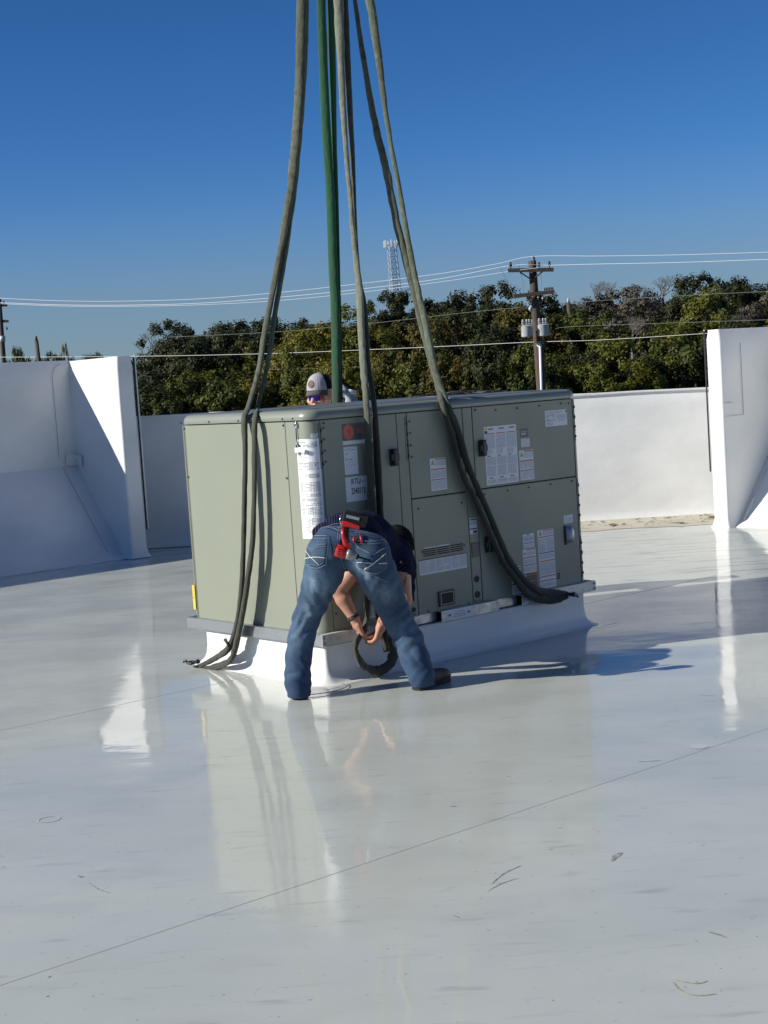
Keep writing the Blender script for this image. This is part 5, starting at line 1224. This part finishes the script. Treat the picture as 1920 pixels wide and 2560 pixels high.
def insul(p, par, s=1.0, mat='wood'):
    p = Vector(p); mb = MB(); mb.tube([p, p+KZ*.08*s, p+KZ*.10*s, p+KZ*.16*s, p+KZ*.18*s, p+KZ*.26*s, p+KZ*.28*s], [.02*s, .02*s, .07*s, .07*s, .04*s, .05*s, .02*s], 8); return rel(mb.build('insulator', M[mat], None, True), par)
YP = 62
pole, pb0, pt0 = utility_pole(1330, 652, YP, 24, 'tall dark wooden utility pole with two crossarms and grey transformers above the back wall')
P = lambda x, y, dY=0: at(x, y, YP+dY)
bar('crossarm', P(1270, 676, -.3), P(1384, 674, -.3), .06, .075, 'wood', pole)
bar('crossarm', P(1284, 741, -.3), P(1386, 729, -.3), .06, .075, 'wood', pole)
for a, b in (((1300, 680), (1328, 699)), ((1356, 679), (1338, 694)), ((1316, 741), (1330, 757)), ((1322, 740), (1334, 750))):
    mb = MB(); mb.tube([P(*a, -.32), P(*b, -.28)], .028, 6); rel(mb.build('brace', M['wood'], None), pole)
mb = MB(); mb.tube([P(1333, 666, -.2), P(1336, 648, -.2), P(1334, 641, -.2)], .04, 6); rel(mb.build('pole_top_pin', M['dark'], None), pole)
for x, y in ((1277, 671), (1374, 669), (1348, 671)): insul(P(x, y, -.3), pole, .9, 'dark')
for i, x in enumerate(range(1362, 1386, 4)): insul(P(x, 728-i*.4, -.3), pole, .5, 'dark')
for x, y in ((1346, 745), (1357, 748), (1288, 745)): insul(P(x, y+4, -.3), pole, .7, 'porc')
for (x, y0_, y1_, r, dY) in ((1317, 815, 842, .23, -.5), (1331, 815, 838, .20, .5), (1358, 812, 840, .235, -.45)):
    c1, c0 = P(x, y0_, dY), P(x+1, y1_, dY); mb = MB(); mb.tube([c0, c0+KZ*.02, c1-KZ*.02, c1, c1+KZ*.03], [r*.94, r, r, r*1.05, r*.7], 16)
    t_ = rel(autosm(mb.build('transformer', M['can'], None), 40), pole)
    for q in (-.6, .5, .05):
        mb = MB(); b_ = c1+Vector((q*r, 0, 0)); mb.tube([b_, b_+KZ*.06, b_+KZ*.07, b_+KZ*.16, b_+KZ*.17, b_+KZ*.24, b_+KZ*.26], [.05, .05, .08, .05, .075, .04, .05], 8); o = mb.build('bushing', M['porc'], None, True); o.parent = t_; o.matrix_parent_inverse = Matrix.Identity(4)
mb = MB(); mb.tube([P(1329, 778, -.3), P(1325, 772, -.35), P(1329, 766, -.3)], .07, 8); rel(mb.build('lamp_bracket', M['porc'], None, True), pole)
mb = MB(); mb.tube([P(1350, 864, -.35), P(1354, 975, -.35), P(1360, 1150, -.35)], .055, 8); mb.tube([P(1350, 866, -.35), P(1346, 860, -.2)], .09, 8); rel(mb.build('conduit', M['conduit'], None, True), pole)
for a, b in (((1250, 668), (1284, 740)), ((1294, 650), (1310, 736)), ((1351, 688), (1353, 731))):
    mb = MB(); mb.tube([P(*a, -.3), P((a[0]+b[0])/2+2, (a[1]+b[1])/2, -.3), P(*b, -.3)], .012, 5); rel(mb.build('jumper_wire', M['wire_dark'], None), pole)
YL = 118
pl2, _, lt = utility_pole(-2, 748, YL, 24, 'far utility pole cut off by the left edge of the picture')
for (xa, ya, xb, yb, r) in ((-28, 765, 18, 763, .09), (-22, 803, 21, 803, .10)): bar('crossarm', at(xa, ya, YL), at(xb, yb, YL), .09, r, 'wood', pl2)
mb = MB(); mb.tube([at(6, 855, YL-.4), at(6, 840, YL-.4)], .22, 12); rel(mb.build('transformer', M['can'], None, True), pl2); insul(at(10, 763, YL), pl2, 1.2, 'dark'); insul(at(17, 816, YL), pl2, -1.0, 'dark')
for Yq, x, y, lb_, hh in ((88, 91, 851, 'short dark post standing above the left parapet against the sky', 1), (84, 1421, 757, 'slim dark pole with a pale cap among the trees right of the utility pole', 1)):
    t = at(x, y, Yq); q = tag(empty('post', (t.x, Yq, GZ)), lb_, 'post'); mb = MB(); mb.tube([Vector((t.x+(.35 if x < 500 else .1), Yq, GZ)), Vector((t.x+.1, Yq, 2)) , t], [.15, .13, .11], 10); rel(mb.build('shaft', M['wood'], None, True), q)
    mb = MB(); mb.tube([t-KZ*.02, t+KZ*.25], [.09, .05], 8); rel(mb.build('cap', M['porc'] if x > 500 else M['wood'], None, True), q)
def wire(pts, r, mat, label, par=None):
    c = catmull(pts, 10); mb = MB(); mb.tube([at(*p) for p in c], [r*.28*p[2]/YP for p in c], 5); o = mb.build('power_line', M[mat], None, True)
    return tag(o, label, 'power line', 'overhead power lines')
Ym = 85
wire([(-60, 742, 122), (10, 746, 117), (150, 752, 106), (300, 753, 98), (500, 747, 89), (700, 731, 82), (900, 709, 75), (1100, 684, 69), (1240, 660, 64.5), (1334, 641, 61.8), (1500, 640, 58), (1700, 637, 54), (1930, 630, 50)], .030, 'wire_pale', 'highest bright power line, passing over the tip of the tall utility pole')
wire([(-60, 754, 122), (10, 757, 117), (150, 762, 106), (300, 763, 98), (500, 758, 89), (700, 743, 82), (900, 723, 75), (1100, 697, 69), (1277, 664, 62), (1374, 663, 61), (1500, 660, 58), (1700, 656, 54), (1930, 648, 50)], .034, 'wire_pale', 'second bright power line, over both ends of the upper crossarm')
wire([(-60, 756, 122), (20, 760, 116.5), (150, 765, 105.5), (300, 766, 97.6), (500, 762, 88.7), (700, 751, 81.6), (900, 731, 74.8), (1100, 705, 68.6), (1270, 679, 62.4), (1348, 669, 61)], .028, 'wire_pale', 'third bright power line, ending at the upper crossarm of the main pole')
wire([(-40, 893, 95), (200, 892, 88), (460, 889, 80), (700, 883, 75), (950, 873, 70), (1150, 864, 66), (1334, 855, 62), (1500, 850, 60), (1760, 834, 57), (1950, 822, 55)], .034, 'wire_pale', 'low bright cable crossing the trees and meeting the pole below its transformers')
wire([(420, 843, 80), (700, 829, 74), (950, 806, 69), (1150, 783, 65), (1334, 765, 62), (1424, 757, 70), (1650, 742, 66), (1930, 728, 60)], .022, 'wire_dark', 'dull grey wire crossing the dark trees just below the skyline')
wire([(640, 925, 78), (900, 917, 74), (1100, 905, 72), (1300, 895, 70)], .016, 'wire_dark', 'faint thin wire low across the trees left of the pole')
wire([(1389, 822, 76), (1424, 817, 74), (1600, 810, 70), (1930, 799, 62)], .020, 'wire_dark', 'faint dull wire across the trees right of the main pole')
# lattice tower
tw = at(979, 611, 300); hw0 = .72
tower = tag(empty('lattice_tower', (tw.x, 300, GZ)), 'distant steel lattice phone mast coloured pale for haze with white antennas above the treeline', 'phone mast')
zt = tw.z; zb = GZ; mx_ = tw.x+1.4
def tp(i, z):
    t = (zt-z)/(zt-5); hw = hw0+.42*t+(.0 if z > 5 else 0); a = 2*PI*i/4+PI/4+.3; cx = tw.x+.07*(zt-z)*.32
    return Vector((cx+hw*1.35*math.cos(a), 300+hw*1.35*math.sin(a), z))
levels = [zt-.05-i*1.15 for i in range(int((zt-zb)/1.15)+1)]
for i in range(4):
    mb = MB(); mb.tube([tp(i, z) for z in levels], .065, 6); rel(mb.build('tower_leg', M['tower'], None), tower)
mb = MB()
for a, b in zip(levels[:-1], levels[1:]):
    for i in range(4):
        mb.tube([tp(i, a), tp((i+1) % 4, b)], .030, 4); mb.tube([tp((i+1) % 4, a), tp(i, b)], .030, 4); mb.tube([tp(i, a), tp((i+1) % 4, a)], .035, 4)
tag(rel(mb.build('cross_bracing', M['tower'], None), tower), kind='stuff')
for zz, n, hh in ((zt+.1, 7, 1.5), (zt-10.0, 4, 1.3)):
    mb = MB(); torus(mb, tp(0, zz).lerp(tp(2, zz), .5), (0, 0, 1), 1.35, .05, 16, 5); rel(mb.build('antenna_ring', M['tower'], None), tower)
    c = tp(0, zz).lerp(tp(2, zz), .5)
    for i in range(n):
        a = 2*PI*i/n+.2; q = c+Vector((1.45*math.cos(a), 1.45*math.sin(a), 0)); mb = MB(); mb.box(q.x-.15, q.y-.12, q.z-hh*.45, q.x+.15, q.y+.12, q.z+hh*.45, bev=.03); rel(mb.build('antenna', M['antenna'], None), tower)

# ------------------------------------------------------------------ trees
def leafmat(name, c1, c2, c3, rough=.6):
    m = bpy.data.materials.new(name); m.use_nodes = True; nt = m.node_tree; N = nt.nodes; L = nt.links; b = N['Principled BSDF']; b.inputs['Roughness'].default_value = rough; b.inputs['Specular IOR Level'].default_value = .25
    a = N.new('ShaderNodeAttribute'); a.attribute_name = 'tone'; oi = N.new('ShaderNodeObjectInfo')
    ad = N.new('ShaderNodeMath'); ad.operation = 'MULTIPLY_ADD'; ad.inputs[1].default_value = .22; L.new(oi.outputs['Random'], ad.inputs[0]); 
    m3 = N.new('ShaderNodeMath'); m3.operation = 'MULTIPLY'; m3.inputs[1].default_value = .68; L.new(a.outputs['Fac'], m3.inputs[0]); L.new(m3.outputs[0], ad.inputs[2])
    cr = N.new('ShaderNodeValToRGB'); e = cr.color_ramp.elements; e[0].position = .1; e[0].color = (*c1, 1); e[1].position = .95; e[1].color = (*c3, 1); q = e.new(.5); q.color = (*c2, 1)
    L.new(ad.outputs[0], cr.inputs[0]); L.new(cr.outputs[0], b.inputs['Base Color'])
    tr = N.new('ShaderNodeBsdfTranslucent'); L.new(cr.outputs[0], tr.inputs[0]); ms = N.new('ShaderNodeMixShader'); ms.inputs[0].default_value = .22
    L.new(b.outputs[0], ms.inputs[1]); L.new(tr.outputs[0], ms.inputs[2]); L.new(ms.outputs[0], N['Material Output'].inputs[0]); return m
LM = {'oak': leafmat('oak_leaves', (.014, .020, .006), (.028, .035, .009), (.055, .062, .016)),
      'olive': leafmat('olive_leaves', (.030, .043, .008), (.085, .096, .012), (.16, .155, .020)),
      'gold': leafmat('golden_leaves', (.050, .052, .010), (.13, .115, .015), (.21, .17, .021)),
      'rust': leafmat('rusty_leaves', (.035, .036, .009), (.085, .072, .013), (.13, .10, .018)),
      'grey': leafmat('grey_twigs', (.060, .056, .036), (.11, .10, .07), (.16, .14, .095))}
def crown_mesh(name, seed, n_cl=150, n_leaf=85, leaf=.17, lumps=9, spread=1.0):
    """unit-ish crown: radius 1 in x/y, height -1..1, many small leaf faces in clumps"""
    g = np.random.default_rng(seed)
    lc = g.normal(size=(lumps, 3)); lc /= np.linalg.norm(lc, axis=1)[:, None]; lc *= g.uniform(.30, .62, (lumps, 1)); lc[:, 2] *= 1.0
    lr = g.uniform(.30, .52, lumps)
    li = g.integers(0, lumps, n_cl); d = g.normal(size=(n_cl, 3)); d[:, 2] += .25; d /= np.linalg.norm(d, axis=1)[:, None]
    cl = lc[li]+d*lr[li][:, None]*g.uniform(.82, 1.08, (n_cl, 1))
    cr_ = g.uniform(.07, .15, n_cl); tone = np.clip(g.uniform(0, 1, lumps)[li]*.6+g.uniform(0, .4, n_cl), 0, 1)
    N_ = n_cl*n_leaf; ci = np.repeat(np.arange(n_cl), n_leaf)
    q = g.normal(size=(N_, 3)); q /= np.linalg.norm(q, axis=1)[:, None]
    p = cl[ci]+q*cr_[ci][:, None]*g.uniform(.3, 1.1, (N_, 1))
    nn = q*.9+d[ci]*.7+g.normal(size=(N_, 3))*.45; nn /= np.linalg.norm(nn, axis=1)[:, None]
    w_ = g.normal(size=(N_, 3)); u_ = np.cross(nn, w_); u_ /= np.linalg.norm(u_, axis=1)[:, None]; v_ = np.cross(nn, u_)
    s = leaf*g.uniform(.5, 1.3, N_)/4.0
    a = p-u_*s[:, None]*.9; b = p+v_*s[:, None]*.55; c = p+u_*s[:, None]*.9; e = p-v_*s[:, None]*.55
    V_ = np.stack([a, b, c, e], 1).reshape(-1, 3)
    me = bpy.data.meshes.new(name); me.vertices.add(len(V_)); me.vertices.foreach_set('co', V_.ravel()); me.loops.add(N_*4); me.loops.foreach_set('vertex_index', np.arange(N_*4)); me.polygons.add(N_); me.polygons.foreach_set('loop_start', np.arange(0, N_*4, 4)); me.polygons.foreach_set('loop_total', np.full(N_, 4))
    me.update(); me.validate()
    at_ = me.attributes.new('tone', 'FLOAT', 'FACE'); at_.data.foreach_set('value', np.clip(tone[ci]+g.normal(0, .07, N_), 0, 1).astype(np.float32))
    return me
CR_ = [crown_mesh('crown_%s' % 'abcdef'[i], 100+i, 270, 125, .112, 12+i) for i in range(6)]
variants = {}
def crown(kind, i):
    k = (kind, i % 6)
    if k not in variants:
        me = CR_[i % 6].copy(); me.materials.clear(); me.materials.append(LM[kind]); variants[k] = me
    return variants[k]
def limb_mesh(seed, depth=4, bare=False, spread=.55, n0=5):
    rg = random.Random(seed); mb = MB()
    def grow(p, d, L_, r, lev):
        pts = [p]; q = p; dd = d
        for i in range(3):
            dd = (dd+Vector((rg.uniform(-1, 1), rg.uniform(-1, 1), rg.uniform(-.3, .6)))*.22).normalized(); q = q+dd*L_/3; pts.append(q)
        mb.tube(pts, [r, r*.88, r*.78, r*.68], 5 if lev > 1 else 8)
        if lev >= depth: return
        for _ in range(2 if lev == 0 and not bare else rg.choice([2, 3])):
            nd = (dd+Vector((rg.uniform(-1, 1), rg.uniform(-1, 1), rg.uniform(-.25, .6) if not bare else rg.uniform(-.1, .9)))*(spread+(.2 if not bare else .55))).normalized()
            grow(q.lerp(pts[-2], rg.random()*.5) if _ else q, nd, L_*rg.uniform(.62, .82)*(1.25 if bare and lev == 0 else 1), r*.62, lev+1)
    grow(Vector((0, 0, 0)), Vector((0, 0, 1)), 1.0 if not bare else .45, .06 if not bare else .045, 0)
    me = bpy.data.meshes.new('limbs'); me.from_pydata(mb.v, [], mb.f); me.materials.append(M['bare'] if bare else M['bark']); me.polygons.foreach_set('use_smooth', [True]*len(me.polygons)); return me
LIMBS = [limb_mesh(50+i, 4) for i in range(3)]; BARE = [limb_mesh(80+i, 6, True) for i in range(4)]
kindlab = {'oak': 'dark evergreen oak', 'olive': 'yellowish green leafy tree', 'gold': 'golden leaved autumn tree', 'rust': 'rusty brown autumn tree', 'grey': 'greyish half bare tree'}
tcount = [0]
def tree(px, ytop, Y, rx, kind, zbot=None, label=None, i=None):
    i = tcount[0] if i is None else i; tcount[0] += 1
    top = at(px, ytop, Y); zb = -3.8 if zbot is None else zbot; hz = (top.z-zb)/2; cz = (top.z+zb)/2
    t = tag(empty('tree', (top.x, Y, GZ)), label, 'tree', 'trees beyond the building')
    tr_ = bpy.data.objects.new('trunk', LIMBS[i % 3]); COL.objects.link(tr_); tr_.parent = t; s_ = (top.z-GZ)*.26; tr_.scale = (s_*.8, s_*.8, s_); tr_.rotation_euler.z = i*1.3
    c = bpy.data.objects.new('crown', crown(kind, i)); COL.objects.link(c); c.parent = t; c.location = (0, 0, cz-GZ); c.scale = (rx*1.05, rx*1.05, hz*1.04); c.rotation_euler = (0, 0, i*2.4)
    return t
sky_pts = [(300, 905), (351, 884), (384, 856), (414, 832), (448, 826), (481, 794), (511, 789), (578, 801), (595, 818), (650, 801), (713, 793), (764, 797), (857, 784), (916, 767), (941, 746), (955, 740), (1015, 747), (1093, 738), (1131, 738), (1193, 734), (1228, 729), (1281, 741), (1380, 732), (1478, 732), (1585, 737), (1705, 706), (1764, 693), (1865, 690), (1960, 700)]
def skyl(x):
    for a, b in zip(sky_pts[:-1], sky_pts[1:]):
        if a[0] <= x <= b[0]: return a[1]+(b[1]-a[1])*(x-a[0])/(b[0]-a[0])
    return 700
HZ = lambda x: 'left of the green sling' if x < 830 else 'between the slings and the utility pole' if x < 1330 else 'right of the utility pole'
rg = random.Random(4)
back = [(395, 'oak', 0), (455, 'oak', 0), (520, 'oak', -4), (590, 'oak', 0), (650, 'oak', 0), (715, 'oak', 0), (785, 'olive', 4), (850, 'olive', 2), (915, 'oak', 0), (960, 'oak', -2), (1035, 'oak', 2), (1100, 'oak', 0), (1165, 'grey', 2), (1225, 'oak', 0), (1285, 'oak', 2), (1350, 'oak', 0), (1420, 'oak', 2), (1490, 'grey', 6), (1555, 'grey', 4), (1620, 'grey', 4), (1685, 'oak', 2), (1755, 'oak', 0), (1825, 'oak', 0), (1890, 'oak', 0), (1955, 'oak', 0), (2030, 'oak', 0)]
names_px = {}
def tree_label(kind, x, y, row):
    where = {0: 'back rank', 1: 'middle rank', 2: 'front rank'}[row]
    refs = [(300, 'by left parapet'), (480, 'near the left parapet'), (620, 'behind the leftmost sling'), (790, 'just left of the green sling'), (900, 'just right of the green sling'), (1010, 'below the phone mast'), (1130, 'right of the last sling'), (1250, 'left of the utility pole'), (1345, 'behind the utility pole'), (1430, 'just right of the utility pole'), (1560, 'in mid right'), (1700, 'left of the right parapet'), (1850, 'over the right parapet'), (2100, 'at the right edge')]
    ref = min(refs, key=lambda q: abs(q[0]-x))[1]; s = '%s %s, %s' % (kindlab[kind], ref, where); n = names_px.get(s, 0); names_px[s] = n+1
    if n: s = s.replace(', ', ', second ') if n == 1 else s.replace(', ', ', third ')
    return s
for x, kd, dy in back:
    Y = 98+rg.uniform(-5, 6); tree(x, skyl(x)+dy-2, Y, rg.uniform(3.0, 4.2), kd, zbot=-.5, label=tree_label(kd, x, 0, 0))
mid = [(400, 'oak'), (470, 'oak'), (545, 'oak'), (615, 'rust'), (690, 'olive'), (760, 'gold'), (830, 'oak'), (905, 'olive'), (975, 'gold'), (1045, 'gold'), (1110, 'rust'), (1180, 'oak'), (1250, 'rust'), (1320, 'rust'), (1400, 'olive'), (1475, 'olive'), (1550, 'rust'), (1625, 'grey'), (1700, 'olive'), (1775, 'olive'), (1850, 'grey'), (1925, 'rust'), (2000, 'grey')]
for x, kd in mid:
    Y = 84+rg.uniform(-4, 4); tree(x+rg.uniform(-10, 10), skyl(x)+rg.uniform(36, 62), Y, rg.uniform(2.9, 3.9), kd, zbot=-2, label=tree_label(kd, x, 0, 1))
front = [(345, 'oak'), (405, 'oak'), (465, 'olive'), (530, 'olive'), (595, 'oak'), (650, 'gold'), (720, 'olive'), (785, 'olive'), (850, 'gold'), (905, 'olive'), (975, 'gold'), (1040, 'olive'), (1110, 'rust'), (1175, 'olive'), (1245, 'oak'), (1310, 'olive'), (1385, 'olive'), (1450, 'oak'), (1520, 'olive'), (1590, 'oak'), (1660, 'olive'), (1730, 'olive'), (1800, 'oak'), (1870, 'olive'), (1940, 'olive')]
for x, kd in front:
    Y = 71+rg.uniform(-3, 3); tree(x+rg.uniform(-12, 12), skyl(x)+rg.uniform(92, 135), Y, rg.uniform(2.4, 3.3), kd, zbot=-3.5, label=tree_label(kd, x, 0, 2))
# low distant trees over the left parapet
for x, y, kd, r in ((15, 872, 'oak', 3.2), (38, 874, 'olive', 2.0), (70, 886, 'oak', 3.5), (108, 881, 'oak', 2.2), (145, 876, 'gold', 1.5), (166, 873, 'gold', 1.3), (205, 886, 'oak', 4), (250, 889, 'oak', 4), (300, 888, 'oak', 4)):
    tree(x, y, 190, r, kd, zbot=-2, label='far %s just above left parapet, %s' % (kindlab[kd], {15: 'at the picture edge', 38: 'beside the cut off pole', 70: 'left of the short post', 108: 'right of the short post', 145: 'left one of a pale pair', 166: 'right one of a pale pair', 205: 'above the wing corner', 250: 'above the sunlit triangle', 300: 'above the wing end'}[x]))
# bare trees on the skyline
for n, (x, yt, yb, Y, i, w_, lb_) in enumerate(((362, 822, 920, 104, 0, 1.3, 'bare twiggy tree leaning out at the left end of the treeline'), (1530, 700, 800, 106, 1, 1.3, 'bare pale tree on the skyline right of the utility pole'), (1597, 708, 790, 107, 2, 1.0, 'small bare tree on the skyline between two larger bare ones'), (1655, 688, 800, 106, 3, 1.3, 'tallest bare white branched tree on the right skyline'), (1580, 790, 880, 78, 1, .9, 'bare shrub with pale stems low in the trees at right'), (1850, 780, 860, 78, 2, .9, 'bare pale stems over the right parapet'))):
    top, bo = at(x, yt, Y), at(x, yb, Y); t = tag(empty('bare_tree', (bo.x, Y, GZ)), lb_, 'tree', 'bare trees among the leafy ones')
    me = BARE[i]; zs_ = max(v.co.z for v in me.vertices); s_ = (top.z-bo.z)/zs_
    o = bpy.data.objects.new('branches', me); COL.objects.link(o); o.parent = t; o.location = (0, 0, bo.z-GZ); o.scale = (s_*w_, s_*w_, s_); o.rotation_euler.z = n*1.1
    mb = MB(); mb.tube([(0, 0, 0), (.1, 0, (bo.z-GZ)*.5), (0, 0, bo.z-GZ+.02)], [.14, .1, .05*s_*w_], 8); mb.build('trunk', M['bare'], t, True)
# dark understorey behind the front rank
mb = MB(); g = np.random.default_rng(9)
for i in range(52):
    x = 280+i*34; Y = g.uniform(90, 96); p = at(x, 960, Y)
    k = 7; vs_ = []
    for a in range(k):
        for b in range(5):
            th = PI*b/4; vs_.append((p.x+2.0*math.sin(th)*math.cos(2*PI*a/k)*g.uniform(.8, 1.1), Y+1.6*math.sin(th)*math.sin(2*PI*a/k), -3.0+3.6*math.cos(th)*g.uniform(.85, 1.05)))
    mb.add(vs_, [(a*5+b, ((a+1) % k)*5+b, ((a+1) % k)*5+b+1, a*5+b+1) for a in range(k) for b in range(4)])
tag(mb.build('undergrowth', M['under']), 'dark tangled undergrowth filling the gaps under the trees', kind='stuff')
